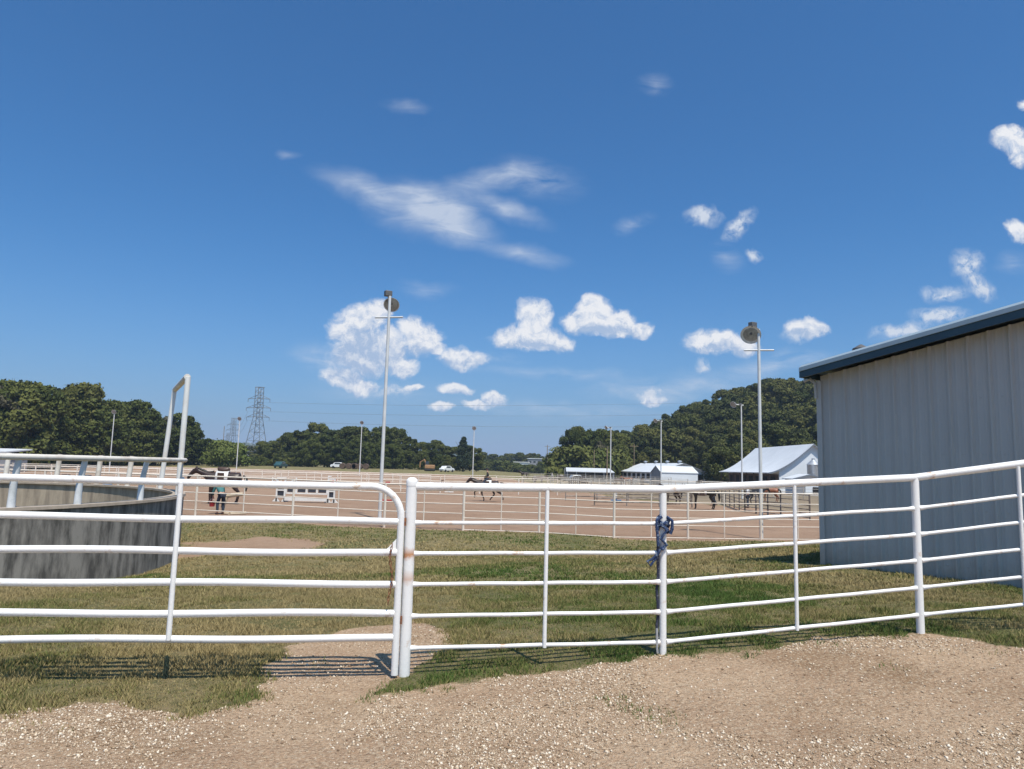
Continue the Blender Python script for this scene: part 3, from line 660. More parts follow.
MB().tube([(q.x - .055, q.y - .025, .36), (q.x - .055, q.y - .03, .20), (q.x - .05, q.y - .03, .165)], .010, 8).build('snap', M['galv'], hr)

# the gate: line from near the post leftwards
gA = Vector((ray(398, 590).x * 5.68, 5.68)); gB_ = Vector((-3.708, 5.32)); gd = (gB_ - gA).normalized()
GZ = [1.470, 1.198, .957, .722, .500, .313]; Lg = 4.15; gE = gA + gd * Lg
gate = empty('pipe_gate', (gA.x, gA.y, 0), 'long white six-rail pipe gate with a rounded upper corner, left of the thick post', 'gate')
def gp(s_, z): return Vector((gA.x + gd.x * s_, gA.y + gd.y * s_, z))
fr = MB(); pts = [gp(0, .04), gp(0, .5), gp(0, 1.0), gp(0, GZ[0] - .24)]
for j in range(1, 9): a = j / 8 * math.pi / 2; pts.append(gp(.24 * (1 - math.cos(a)), GZ[0] - .24 + .24 * math.sin(a)))
pts += [gp(s_, GZ[0] - .006 * math.sin(s_ * 1.6)) for s_ in (.6, 1.0, 1.5, 2, 2.5, 3, 3.5, 3.9)]
for j in range(1, 9): a = j / 8 * math.pi / 2; pts.append(gp(Lg - .24 + .24 * math.sin(a), GZ[0] - .24 + .24 * math.cos(a)))
pts.append(gp(Lg, .25)); fr.tube(pts, .0275, 14); fr.build('frame', W_, gate)
for k, z in enumerate(GZ[1:]):
    mb = MB(); mb.tube([gp(.02 + (Lg - .04) * t / 16, z + .006 * math.sin(t * .7 + k * 2)) for t in range(17)], .0275, 14); mb.build('rail', W_, gate)
sB = (gA.x - ray(180, 560).x * 5.53) / abs(gd.x); print('sB', sB)
MB().tube([gp(sB - .0, GZ[5]) + Vector((0, -.03, 0)), gp(sB, GZ[0]) + Vector((0, -.03, 0))], .019, 10).build('brace', W_, gate)
MB().tube([gp(sB + .03, GZ[5]) + Vector((0, .034, 0)), gp(sB + .03, GZ[0]) + Vector((0, .034, 0))], .019, 10).build('brace', W_, gate)
g3 = gp(0.03, GZ[2]); mb = MB(); mb.add([g3 + Vector((0, -.005, .02)), gp(.11, GZ[2] + .02), gp(.03, GZ[2] + .11), g3 + Vector((0, .005, .02)), gp(.11, GZ[2] + .02) + Vector((0, .01, 0)), gp(.03, GZ[2] + .11) + Vector((0, .01, 0))], [(0,1,2),(3,5,4),(0,3,4,1),(1,4,5,2),(2,5,3,0)])
mb.build('gusset', W_, gate, smooth=0)
for z in (.45, 1.2): MB().tube([gp(-.03, z - .03), gp(-.03, z + .03)], .012, 8).build('hinge_pin', M['rust'], gate)
# rusty chain on the gate end
ch = empty('chain', gp(.05, .7), 'thin rusty chain hanging beside the end of the white gate', 'chain'); mb = MB()
for j in range(17):
    z = 1.02 - j * .027; c = gp(.055 + .012 * math.sin(j * .5), z) + Vector((0, -.036, 0)); pts = []
    ax = Vector((1, 0, 0)) if j % 2 else Vector((0, 1, 0))
    for t in range(9): a = t / 8 * 6.283; pts.append(c + ax * math.cos(a) * .008 + Vector((0, 0, 1)) * math.sin(a) * .018)
    mb.tube(pts, .0036, 6, caps=False)
mb.build('links', M['rust'], ch)

# ------------------------------------------------------------------ round pen with concrete wall
PC = Vector((-18.0, 17.0)); PR = 9.4; RIM = .65
pen = empty('round_pen', (PC.x, PC.y, 0), 'round training pen with a stained concrete wall and white pipe railing at the left', 'pen')
def pc(a, r=PR, z=0): return Vector((PC.x + math.cos(a) * r, PC.y + math.sin(a) * r, z))
n = 120; vs = []; fs = []
for i in range(n + 1):
    a = 2 * math.pi * i / n
    vs += [pc(a, PR, -1.9), pc(a, PR, RIM - .02), pc(a, PR - .22, RIM - .02), pc(a, PR - .22, -1.9)]
for i in range(n):
    k = i * 4; fs += [(k, k + 4, k + 5, k + 1), (k + 1, k + 5, k + 6, k + 2)]
MB().add(vs, fs).build('outer_wall', M['concrete'], pen)
MB().add(vs, [(i * 4 + 2, i * 4 + 6, i * 4 + 7, i * 4 + 3) for i in range(n)]).build('inner_wall', M['concrete_in'], pen)
vs = []; fs = []
for i in range(n + 1):
    a = 2 * math.pi * i / n; vs += [pc(a, PR + .05, RIM - .06), pc(a, PR + .04, RIM), pc(a, PR - .30, RIM), pc(a, PR - .30, RIM - .06)]
for i in range(n):
    k = i * 4; fs += [(k + j, k + 4 + j, k + 4 + (j + 1) % 4, k + (j + 1) % 4) for j in range(4)]
MB().add(vs, fs).build('wall_cap', M['concrete_top'], pen)
PZ = 1.60
def ang(px, near=True):
    d = Vector((ray(px, 480).x, 1)).normalized(); b_ = -PC.dot(d); cc_ = PC.dot(PC) - (PR - .1) ** 2; disc = b_ * b_ - cc_
    if disc < 0: disc = 0
    t = -b_ + (-1 if near else 1) * math.sqrt(disc); q_ = d * t - PC; return math.atan2(q_.y, q_.x)
a_n = ang(179); a_f = ang(161, False)
while a_f < a_n: a_f += 2 * math.pi
print('pen', a_n, a_f)
pts = []; a0 = a_f; a1 = a_n + 2 * math.pi
for j in range(90): a = a0 + (a1 - a0) * j / 89; pts.append(pc(a, PR + .02, PZ))
MB().tube(pts, .062, 10).build('top_rail', M['wornwhite'], pen)
pa = [ang(142), ang(80), ang(14), ang(-90)]
for k in range(5): pa.append(pa[3] - (k + 1) * .42)
for a in pa:
    MB().tube([pc(a, PR - .11, RIM - .01), pc(a, PR - .10, RIM + .45), pc(a, PR + .0, PZ + .05)], [.072, .062, .055], 12).build('post', M['bluewhite'], pen)
for px in (56, 128, 5, 97, -60):
    a = ang(px, False); mb = MB(); mb.tube([pc(a, PR - .11, RIM - .01), pc(a, PR - .02, PZ + .08)], [.085, .085], 12); mb.build('post', M['wornwhite'], pen)
# entry frame
pA = pc(a_n, PR - .1, RIM); pB = pc(a_f, PR - .1, RIM); topA = at(188, 377, pA.y); topB = at(174.5, 391, pB.y); H_ = max(topA.z, topB.z)
MB().tube([pA, Vector((topA.x, topA.y, H_))], .075, 14).build('arch_post', M['white2'], pen)
MB().tube([pB, Vector((topB.x, topB.y, H_))], .075, 14).build('arch_post', M['white2'], pen)
MB().tube([Vector((topA.x, topA.y - .04, H_)), Vector((topB.x, topB.y + .04, H_))], .085, 14).build('arch_beam', M['wornwhite'], pen)
MB().tube([pc(a_n, PR, 1.1), pc((a_n + a_f) / 2, PR - .2, .85), pc(a_f, PR, .95)], .04, 8).build('entry_bar', M['bluewhite'], pen)

# ------------------------------------------------------------------ metal shed at the right
nt = M['steel_sheet'].node_tree; b = nt.nodes['Principled BSDF']           # mud splashed up the foot of the wall
gg = nt.nodes.new('ShaderNodeNewGeometry'); sx = nt.nodes.new('ShaderNodeSeparateXYZ'); nt.links.new(gg.outputs['Position'], sx.inputs[0])
nn = nt.nodes.new('ShaderNodeTexNoise'); nn.inputs['Scale'].default_value = 6; nn.inputs['Detail'].default_value = 7; nn.inputs['Roughness'].default_value = .7; nt.links.new(gg.outputs['Position'], nn.inputs['Vector'])
mud = mth('MULTIPLY', mth('SUBTRACT', mth('ADD', mth('MULTIPLY', nn.outputs['Fac'], .9), .05), mth('MULTIPLY', sx.outputs[2], 1.1), True), 1.1, True)
old = b.inputs['Base Color'].links[0].from_socket; mx = nt.nodes.new('ShaderNodeMix'); mx.data_type = 'RGBA'; nt.links.new(mud, mx.inputs['Factor']); nt.links.new(old, mx.inputs['A']); mx.inputs['B'].default_value = (.33, .26, .19, 1); nt.links.new(mx.outputs['Result'], b.inputs['Base Color'])
P0 = Vector((6.03, 13.5)); wd = Vector((.559, -.826)).normalized(); wn_ = Vector((-wd.y, wd.x)) * -1     # outward normal (towards the camera side)
if wn_.dot(Vector((0, 0)) - P0) < 0: wn_ = -wn_
S0_ = -.13; SL = 12.5; z0c = 3.57; slope = .158
def sw(s_, z, o=0): return Vector((P0.x + wd.x * s_ + wn_.x * o, P0.y + wd.y * s_ + wn_.y * o, z))
peak = S0_ + 6.2
def wtop(s_): return z0c + slope * ((s_ - S0_) if s_ < peak else (2 * peak - s_ - S0_))
shed = empty('metal_shed', (P0.x, P0.y, 0), 'large pale grey ribbed metal shed with a dark blue roof edge at the right', 'shed')
prof = []; s_ = S0_
s_end = S0_ + 12.4
pitch_r = .305; k0 = S0_ + .19
prof.append((S0_, 0))
kk = k0
while kk < s_end - .3:
    prof += [(kk - .036, 0), (kk - .012, .045), (kk + .012, .045), (kk + .036, 0)]
    for t in (.10, .205): prof += [(kk + t - .02, 0), (kk + t - .01, .005), (kk + t + .01, .005), (kk + t + .02, 0)]
    kk += pitch_r
prof.append((s_end, 0)); vs = []; fs = []
for (a, o) in prof: vs += [sw(a, -.45, o), sw(a, wtop(a) - .02, o)]
for i in range(len(prof) - 1): k = i * 2; fs.append((k, k + 2, k + 3, k + 1))
mb = MB().add(vs, fs)
kk = k0 + .15
while kk < s_end - .3:
    for z in (.25, 1.15, 2.05, 2.95): mb.lathe(sw(kk, z, .003), [(.011, 0), (.011, .008), (.004, .011)], 6, axis=(wn_.x, wn_.y, 0))
    kk += pitch_r
mb.build('wall', M['steel_sheet'], shed, smooth=0)
D_ = 18.0   # length of the shed away to the right
mb = MB()
for a in (S0_, s_end):
    vs = []; m_ = 60; fs = []
    for i in range(m_ + 1):
        for j, (t, o2) in enumerate(((0, 0), (.4, 0), (.45, .03), (.5, .03), (.55, 0))):
            q_ = sw(a, 0, -D_ * (i + t) / (m_ + 1)) ; e_ = wd * (o2 * (-1 if a == S0_ else 1)); vs += [Vector((q_.x + e_.x, q_.y + e_.y, -.6)), Vector((q_.x + e_.x, q_.y + e_.y, wtop(a) - .02))]
    for i in range(len(vs) // 2 - 1): k = i * 2; fs.append((k, k + 2, k + 3, k + 1))
    mb.add(vs, fs)
mb.add([sw(S0_, -.6, -D_), sw(s_end, -.6, -D_), sw(s_end, wtop(s_end) - .02, -D_), sw(peak, wtop(peak) - .02, -D_), sw(S0_, wtop(S0_) - .02, -D_)], [(0, 1, 2, 3, 4)])
mb.build('wall', M['steel_sheet'], shed, smooth=0)
mb = MB(); ov = .38; oe = .15
for sgn, a, b_ in ((1, S0_ - oe, peak), (-1, peak, s_end + oe)):
    za = wtop(a) + .07 if sgn > 0 else wtop(peak) + .07; zb = wtop(peak) + .07 if sgn > 0 else wtop(b_) + .07
    vs = [sw(a, za, ov), sw(b_, zb, ov), sw(b_, zb, -D_ - ov), sw(a, za, -D_ - ov)]; vs += [v + Vector((0, 0, .05)) for v in vs]
    mb.add(vs, [(0,3,2,1),(4,5,6,7),(0,1,5,4),(1,2,6,5),(2,3,7,6),(3,0,4,7)])
mb.build('roof', M['roof_grey'], shed, smooth=0)
mb = MB()
for sgn, a, b_ in ((1, S0_ - oe, peak), (-1, peak, s_end + oe)):
    za = wtop(a) if sgn > 0 else wtop(peak); zb = wtop(peak) if sgn > 0 else wtop(b_)
    vs = [sw(a, za - .055, ov + .03), sw(b_, zb - .055, ov + .03), sw(b_, zb + .075, ov + .03), sw(a, za + .075, ov + .03)]
    vs += [sw(a, za - .055, ov), sw(b_, zb - .055, ov), sw(b_, zb + .075, ov), sw(a, za + .075, ov)]
    mb.add(vs, [(0,1,2,3),(5,4,7,6),(0,4,5,1),(2,6,7,3),(0,3,7,4),(1,5,6,2)])
vs = [sw(S0_ - oe - .03, wtop(S0_ - oe) - .05, ov + .03), sw(S0_ - oe - .03, wtop(S0_ - oe) + .14, ov + .03), sw(S0_ - oe - .03, wtop(S0_ - oe) + .14, -D_), sw(S0_ - oe - .03, wtop(S0_ - oe) - .05, -D_)]
vs += [v + Vector((wd.x * .03, wd.y * .03, 0)) for v in vs]
mb.add(vs, [(0,1,2,3),(4,7,6,5),(0,4,5,1),(1,5,6,2),(2,6,7,3),(3,7,4,0)])
mb.build('fascia', M['trim_dark'], shed, smooth=0)
mb = MB()
for sgn, a, b_ in ((1, S0_ - oe - .02, peak), (-1, peak, s_end + oe)):
    za = wtop(a) + .157 if sgn > 0 else wtop(peak) + .157; zb = wtop(peak) + .157 if sgn > 0 else wtop(b_) + .157
    vs = [sw(a, za - .012, ov + .055), sw(b_, zb - .012, ov + .055), sw(b_, zb + .05, ov - .05), sw(a, za + .05, ov - .05), sw(a, za - .085, ov + .055), sw(b_, zb - .085, ov + .055), sw(b_, zb - .085, ov + .003), sw(a, za - .085, ov + .003)]
    mb.add(vs, [(0,1,2,3),(4,7,6,5),(0,4,5,1),(3,2,6,7),(0,3,7,4),(1,5,6,2)])
mb.build('rake_trim', M['roof_grey'], shed, smooth=0)
mb = MB(); mb.box(sw(S0_ - .012, 1.5, .02), (.10, .06, 3.9), math.atan2(wd.y, wd.x)); o = mb.build('corner_trim', M['steel_sheet'], shed, smooth=0)
q_ = sw(S0_ - .2, 0, -.1)
MB().tube([sw(S0_ - .28, wtop(S0_ - .3) - .06, .10), sw(S0_ - .16, wtop(S0_) - .07, .10), sw(S0_ - .07, wtop(S0_) - .16, .07), sw(S0_ - .06, wtop(S0_) - .45, .06)], .03, 8).build('gutter_elbow', M['steel_sheet'], shed)
v_ = at(861, 349, 13.9); rv = MB(); rv.lathe(v_ - Vector((0, 0, .35)), [(.10, 0), (.10, .30), (.16, .31), (.16, .36), (.02, .44)], 12); rv.build('roof_vent', M['lamp_grey'], shed)

# ------------------------------------------------------------------ fences of the arenas and pens
def fence(points, rails, H, m, name, label, group=None, pr=.035, rr_=.018, tr=None, stays=False, cat='fence', thick=None):
    f_ = empty(name, (points[0][0], points[0][1], hz(*points[0])), label, cat, group)
    for (x, y) in points: MB().tube([gpt(x, y, -.1), gpt(x, y, H)], pr, 8).build('post', m, f_)
    for z in rails:
        r_ = (tr or rr_) if z == rails[-1] else rr_
        MB().tube([gpt(x, y, z) for x, y in points], r_, 6).build('rail', m, f_)
    if stays:
        for a, b_ in zip(points[:-1], points[1:]):
            x, y = (a[0] + b_[0]) / 2, (a[1] + b_[1]) / 2; MB().tube([gpt(x, y, rails[0]), gpt(x, y, rails[-1])], pr * .5, 6).build('stay', m, f_)
    return f_
FM = mat('arena_rail_paint', (.74, .66, .57), .55, col2=(.60, .48, .38), vscale=1.5, thr=(.45, .75))
g1 = [ground(*p) for p in [(195, 516.5), (292, 522), (384, 527.5), (463, 530.5)]]; g2 = [ground(*p) for p in [(463, 530.5), (539, 533), (614, 538), (688, 539), (761, 540)]]
L1 = [(p.x, p.y) for p in g1]; dl = Vector(L1[0]) - Vector(L1[1]); dl = dl.normalized() * 4.3
ext = [(L1[0][0] + dl.x * k - .06 * k * k * .3, L1[0][1] + dl.y * k + k * .25) for k in range(1, 8)][::-1]
fence(ext + L1, [.29, .67, 1.05, 1.42, 1.78], 1.80, FM, 'arena_fence', 'near arena fence, left stretch, cream pipe with five widely spaced rails', pr=.05, rr_=.022, tr=.036, stays=True)
L2 = [(p.x, p.y) for p in g2]; L2 += [(L2[-1][0] + 3.0 * k, L2[-1][1] + .25 * k) for k in range(1, 5)]
fence(L2, [.03, .50, .79, 1.09, 1.38, 1.78], 1.80, FM, 'arena_fence', 'near arena fence, right stretch, white pipe with six closer rails', pr=.045, rr_=.018, tr=.03, stays=True)
fence([(-62 + 4.2 * k, 74 + .22 * k) for k in range(17)], [.35, .75, 1.2, 1.7], 1.75, FM, 'arena_fence', 'cream rail fence crossing the arena behind the bay horse and the white jump', pr=.06, rr_=.03, tr=.045)
fence([(-80 + 4.1 * k, 112 + .1 * k) for k in range(29)], [.4, .8, 1.35], 1.4, FM, 'arena_fence', 'long cream rail fence at the far edge of the arena before the grass strip', pr=.07, rr_=.035, tr=.05)
fence([(-78 + 4.2 * k, 95 + .2 * k) for k in range(17)], [.45, .9, 1.45], 1.5, FM, 'arena_fence', 'pale rail fence between the two other far fences on the left', pr=.06, rr_=.03, tr=.045)
fence([(6 + 3.6 * k, 84 + .1 * k) for k in range(16)], [.4, .8, 1.2, 1.6], 1.62, M['penrail'], 'pen_fence', 'white pipe fence crossing the pens in front of the long white building', 'pens', pr=.05, rr_=.025, tr=.04)
fence([(2 + 4.0 * k, 104 + .1 * k) for k in range(15)], [.4, .8, 1.2, 1.55], 1.6, M['penrail'], 'pen_fence', 'further white pipe fence just in front of the barns', 'pens', pr=.055, rr_=.03, tr=.04)
for i, (x0, y0, dx, dy, n__, lb) in enumerate([(4, 118, 3.2, .1, 9, 'grey pipe fence of the far pens left of the low white-roofed shed'), (8, 96, .6, 3.3, 8, 'grey pipe fence running away between the far pens'), (16, 96, .8, 3.3, 7, 'grey divider fence in the middle of the far pens'), (24, 92, 1.0, 3.3, 8, 'grey divider fence of the far pens, in front of the long white building'), (3, 140, 3.2, .1, 10, 'rearmost grey pipe fence in front of the low white-roofed shed')]):
    fence([(x0 + dx * k, y0 + dy * k) for k in range(n__)], [.4, .85, 1.25, 1.65], 1.7, M['weathered'] if i % 2 else M['penrail'], 'pen_fence', lb, pr=.055, rr_=.024)
fence([(6.9 + 2.6 * k, 58 - .1 * k) for k in range(4)], [.3, .6, .95, 1.3], 1.32, M['weathered'], 'pen_fence', 'dark weathered rail pen on the far right of the arena, left of the dark horse', pr=.05, rr_=.045)
fence([(5.2 + 2.9 * k, 66 + .1 * k) for k in range(5)], [.4, .85, 1.25], 1.3, M['weathered'], 'pen_fence', 'dark rail fence behind the weathered rail pen', pr=.05, rr_=.05)
pa_ = ground(745, 512); pb_ = ground(810, 520.5)
fence([(pa_.x + (pb_.x - pa_.x) * k / 5, pa_.y + (pb_.y - pa_.y) * k / 5) for k in range(6)], [.15, .4, .65, .9, 1.2, 1.5], 1.58, M['weathered'], 'pen_fence', 'dark pipe cattle panels slanting towards the shed right of the tall lamp pole', pr=.055, rr_=.028)
fence([(pa_.x + .55 * k, pa_.y + 3.0 * k) for k in range(6)], [.15, .4, .65, .9, 1.2, 1.5], 1.58, M['weathered'], 'pen_fence', 'dark pipe panels running away from the tall right lamp pole', pr=.055, rr_=.028)

# ------------------------------------------------------------------ lamp poles
def lamp(px, pyb, pyt, label, Y=None, r=.06, disc='front', xbar=True, group=None, head=1.0, ztop=None):
    if Y is None: g = ground(px[1], pyb)
    else: g = gpt(xof(px[1], Y), Y)
    t_ = at(px[0], pyt, g.y); zt = t_.z; e = empty('lamp_pole', g, label, 'lamp pole', group)
    MB().tube([g - Vector((0, 0, .2)), Vector((g.x, g.y, g.z + (zt - g.z) * .5)), Vector((g.x, g.y, zt - .25 * head))], [r, r * .92, r * .78], 12).build('pole', M['polemetal'], e)
    h = Vector((g.x, g.y, zt))
    if xbar: MB().tube([h + Vector((-.68, .12, -1.28)) * head, h + Vector((.68, -.12, -1.28)) * head], .045 * head, 8).build('crossbar', M['polemetal'], e)
    if disc == 'front': ax = Vector((.05, -.80, -.62)); dd = Vector((0.04, .30, -.60))
    elif disc == 'left': ax = Vector((-.30, -.78, -.60)); dd = Vector((-.34, .1, -.52))
    elif disc == 'side': ax = Vector((-.7, -.5, -.45)); dd = Vector((-.9, 0, -.15))
    else: ax = Vector((0, -.75, -.4)); dd = Vector((0, -.2, -.35))
    c = h + dd * head
    if disc in ('side',): MB().tube([h + Vector((0, 0, -.2)) * head, h + Vector((-.8, 0, -.1)) * head], .05 * head, 8).build('arm', M['polemetal'], e); MB().tube([h + Vector((0, 0, -.2)) * head, h + Vector((.25, 0, -.2)) * head], .06 * head, 8).build('arm', M['polemetal'], e)
    rf = MB().lathe(c, [(.10, -.30), (.16, -.26), (.30, -.12), (.37, .0), (.385, .01), (.37, .015), (.28, -.06), (.12, -.15)] if head == 1 else [(q1 * head * 1.25, q2 * head) for q1, q2 in [(.10, -.30), (.30, -.14), (.37, 0), (.385, .01), (.36, .0), (.12, -.05)]], 20, axis=ax).build('reflector', M['reflector'], e)
    MB().lathe(c, [(.36 * head, -.012), (.35 * head, -.004), (.2 * head, .004)], 18, axis=ax).build('lens', M['lens'], rf)
    bx_ = h + (Vector((-.10, .05, -.12)) if disc != 'left' else Vector((-.28, 0, -.06))) * head
    MB().box(bx_, (.34 * head, .26 * head, .26 * head), .5).build('ballast_box', M['lamp_grey'], e, bevel=.02)
    MB().tube([bx_, c], .07 * head, 8).build('neck', M['lamp_grey'], e)
    return e
lamp((391, 379.5), 520, 291, 'very tall white lamp pole with a crossbar in the arena near the white gate end', disc='front', r=.085)
lamp((760.5, 761.5), 539, 324, 'tall white lamp pole with a crossbar and box lamp near the metal shed', disc='left', r=.072, head=.85)
lamp((743, 742), 0, 403.5, 'slim pale lamp pole with a lamp arm in front of the flared-roof barn', Y=80, r=.09, disc='side', xbar=False)
lamp((662, 661), 0, 420, 'slim pale lamp pole with a lamp arm in front of the long white building', Y=112, r=.10, disc='side', xbar=False)
lamp((612, 610.5), 0, 427, 'slim pale lamp pole between the low shed and the long white building', Y=132, r=.11, disc='side', xbar=False)
lamp((475, 473), 0, 426.5, 'slim lamp pole with a round lamp right of the dark evergreen', Y=128, r=.09, disc='round', xbar=False)
lamp((362, 360), 0, 421, 'slim lamp pole with a round lamp in front of the middle tree line', Y=140, r=.10, disc='round', xbar=False)
lamp((242, 237), 0, 417, 'slim lamp pole with a round lamp beside the steel pylon', Y=128, r=.09, disc='round', xbar=False)
lamp((116, 110.5), 0, 410, 'slim lamp pole in front of the left tree line above the round pen', Y=115, r=.08, disc='round', xbar=False)
lamp((558, 557), 0, 446, 'distant thin lamp pole left of the tall trees', Y=230, r=.10, disc='round', xbar=False)
def upole(px, top, Y, lb, arms=True, r=.15):
    X = xof(px, Y); g = gpt(X, Y); zt = at(px, top, Y).z; e = empty('utility_pole', g, lb, 'utility pole'); MB().tube([g, Vector((X, Y, zt))], [r, r * .7], 8).build('pole', M['pole_wood'], e)
    if arms: MB().box((X, Y, zt - .6), (2.4, .12, .14), .1).build('crossarm', M['pole_wood'], e)
upole(634, 444, 194, 'wooden utility pole with a crossarm behind the long white building')
upole(547, 445, 300, 'distant wooden pole at the gap in the trees', True, .2); upole(607, 449, 150, 'short wooden pole left of the slim pale lamp pole at the low shed', False)
upole(222, 426, 420, 'distant thin pole left of the two steel pylons', False, .25)
upole(594, 450, 177, 'short stub pole behind the low white-roofed shed', False, .12)

# ------------------------------------------------------------------ buildings
def quadslab(mb, a, b_, c, d, t=.12):
    n_ = (Vector(b_) - Vector(a)).cross(Vector(d) - Vector(a)).normalized() * t; v = [Vector(p) for p in (a, b_, c, d)]; v += [p - n_ for p in v]
    mb.add(v, [(0,1,2,3),(7,6,5,4),(0,4,5,1),(1,5,6,2),(2,6,7,3),(3,7,4,0)])
def barn(name, label, x0, x1, y0, y1, ze, zr, wallm, roofm, zg=-1.6, flare=0, rz=0, pivot=None, ridge='y', ov=.5, front=None, sides=None):
    """ridge along y (or x); flare = extra low-pitch skirt on both sides"""
    pv = Vector(pivot) if pivot else Vector(((x0 + x1) / 2, (y0 + y1) / 2)); cs, sn = math.cos(rz), math.sin(rz)
    def T(x, y, z): dx, dy = x - pv.x, y - pv.y; return Vector((pv.x + dx * cs - dy * sn, pv.y + dx * sn + dy * cs, z))
    e = empty(name, (pv.x, pv.y, zg), label, 'building')
    if ridge == 'y':
        xm = (x0 + x1) / 2; P_ = lambda s_, l, z: T(s_, l, z); a0, a1, l0, l1 = x0, x1, y0, y1
    else: P_ = lambda s_, l, z: T(l, s_, z); a0, a1, l0, l1 = y0, y1, x0, x1
    am = (a0 + a1) / 2; prof = []
    if flare:
        N = 10
        for k in range(N + 1): t = k / N; prof.append((a0 - flare + (am - a0 + flare) * t, ze + (zr - ze) * (t ** 1.45)))
        rprof = prof + [(2 * am - s_, z) for s_, z in prof[:-1]][::-1]
    else:
        sl_ = (zr - ze) / (am - a0); rprof = [(a0 - ov, ze - ov * sl_), (am, zr), (a1 + ov, ze - ov * sl_)]
    def zroof(s_): return np.interp(s_, [q_[0] for q_ in rprof], [q_[1] for q_ in rprof])
    mb = MB(); ns = 14; ss_ = [a0 + (a1 - a0) * k / ns for k in range(ns + 1)]
    for l in (l0, l1):
        vs = [P_(a0, l, zg), P_(a1, l, zg)] + [P_(s_, l, float(zroof(s_)) - .14) for s_ in ss_[::-1]]; mb.add(vs, [list(range(len(vs)))])
    for a in (a0, a1): z_ = float(zroof(a)) - .14; mb.add([P_(a, l0, zg), P_(a, l1, zg), P_(a, l1, z_), P_(a, l0, z_)], [(0, 1, 2, 3)])
    mb.build('wall', wallm, e, smooth=0)
    mb = MB()
    for (s1, z1), (s2, z2) in zip(rprof[:-1], rprof[1:]):
        a, b_, c, d = P_(s1, l0 - ov, z1), P_(s2, l0 - ov, z2), P_(s2, l1 + ov, z2), P_(s1, l1 + ov, z1); v = [a, b_, c, d]; v += [p_ - Vector((0, 0, .12)) for p_ in v]
        mb.add(v, [(0,1,2,3),(7,6,5,4),(0,4,5,1),(1,5,6,2),(2,6,7,3),(3,7,4,0)])
    mb.build('roof', roofm, e, smooth=0)
    mb = MB()   # dark trim along the gable edge
    for (s1, z1), (s2, z2) in zip(rprof[:-1], rprof[1:]):
        v = [P_(s1, l0 - ov - .06, z1 - .22), P_(s2, l0 - ov - .06, z2 - .22), P_(s2, l0 - ov - .06, z2 + .02), P_(s1, l0 - ov - .06, z1 + .02)]; v += [P_(s1, l0 - ov - .005, z1 - .22), P_(s2, l0 - ov - .005, z2 - .22), P_(s2, l0 - ov - .005, z2 + .02), P_(s1, l0 - ov - .005, z1 + .02)]
        mb.add(v, [(0,1,2,3),(7,6,5,4),(0,4,5,1),(2,6,7,3)])
    mb.build('rake_trim', M['lattice'], e, smooth=0)
    return e, T
e, T = barn('flared_roof_barn', 'large white barn with a pale flared metal roof and open stalls beside the metal shed', 42.6, 53.4, 113, 139, 1.85, 6.55, M['barn_white'], M['barn_roof'], zg=-2.0, flare=1.8)
mb = MB(); mb.box((42.52, 126, .0), (.10, 25.6, 3.2)); mb.build('stall_front', M['brown_wood'], e, smooth=0)
for k in range(7): MB().box((42.44, 115.3 + k * 3.55, .25), (.10, 1.9, 2.0)).build('opening', M['dark'], e, smooth=0)
for k in range(8): MB().tube([(41.1, 113.1 + k * 3.68, -1.5), (41.1, 113.1 + k * 3.68, 1.75)], .09, 8).build('porch_post', M['brown_wood'], e)
MB().box((48, 112.93, 0.2), (1.1, .1, 2.1)).build('door', M['dark'], e, smooth=0)
# little shed and bin in front of it
e, T = barn('small_white_shed', 'small white shed with a nearly flat white roof in front of the flared-roof barn', 41.2, 45.6, 103.5, 107, 1.15, 1.75, M['barn_white'], M['barn_roof'], zg=-1.7, ov=.35)
MB().box((42.0, 103.44, .1), (1.5, .08, 1.9)).build('side_panel', M['barn_grey'], e, smooth=0)
MB().box((44.3, 103.44, .75), (.9, .08, .7)).build('window', M['glass'], e, smooth=0)
MB().box((44.3, 103.44, -.55), (.95, .08, .9)).build('opening', M['dark'], e, smooth=0)
gbx = xof(815, 109); e = empty('grain_bin', (gbx, 109.5, -1.3), 'small grey galvanised bin with a pointed cap in front of the flared-roof barn', 'grain bin')
MB().lathe((gbx, 109.5, -1.4), [(.95, 0), (.95, 4.6), (.96, 4.62)], 18).build('drum', M['galv'], e); MB().lathe((gbx, 109.5, 3.2), [(1.05, 0), (.25, .75), (.25, .95), (.02, 1.0)], 18).build('cap', M['galv'], e)
# long white building
e, T = barn('long_white_building', 'long white building with a pale metal roof and roof vents before the wooded hill', 33.4, 45.2, 162, 190, 1.5, 3.55, M['barn_white'], M['barn_roof'], zg=-2.0, rz=R(9), pivot=(39.5, 162))
for k in range(4):
    q_ = T(39.3, 164 + k * 7.6, 3.5); b_ = MB().lathe(q_, [(.35, 0), (.35, .35), (.55, .37), (.5, .55), (.05, .68)], 12).build('roof_vent', M['galv'], e)
q_ = T(43.3, 161.9, .1); MB().box(q_, (1.4, .12, 1.9), R(9)).build('opening', M['dark'], e, smooth=0)
for k in range(7): q_ = T(33.3, 165 + k * 3.4, .35); MB().box(q_, (.12, 1.8, 1.2), R(9)).build('opening', M['dark'], e, smooth=0)
e, T = barn('white_annex', 'lower white annex with gable end greyed for shade in front of the long white building', 31.2, 38.9, 148.5, 156.5, 1.45, 2.75, M['barn_white'], M['barn_roof'], zg=-2.0, ridge='x', rz=R(3), ov=.12)
v = [T(31.14, 148.5, -2), T(31.14, 156.5, -2), T(31.14, 156.5, 1.3), T(31.14, 152.5, 2.55), T(31.14, 148.5, 1.3)]; v += [p_ + Vector((.04, 0, 0)) for p_ in v]
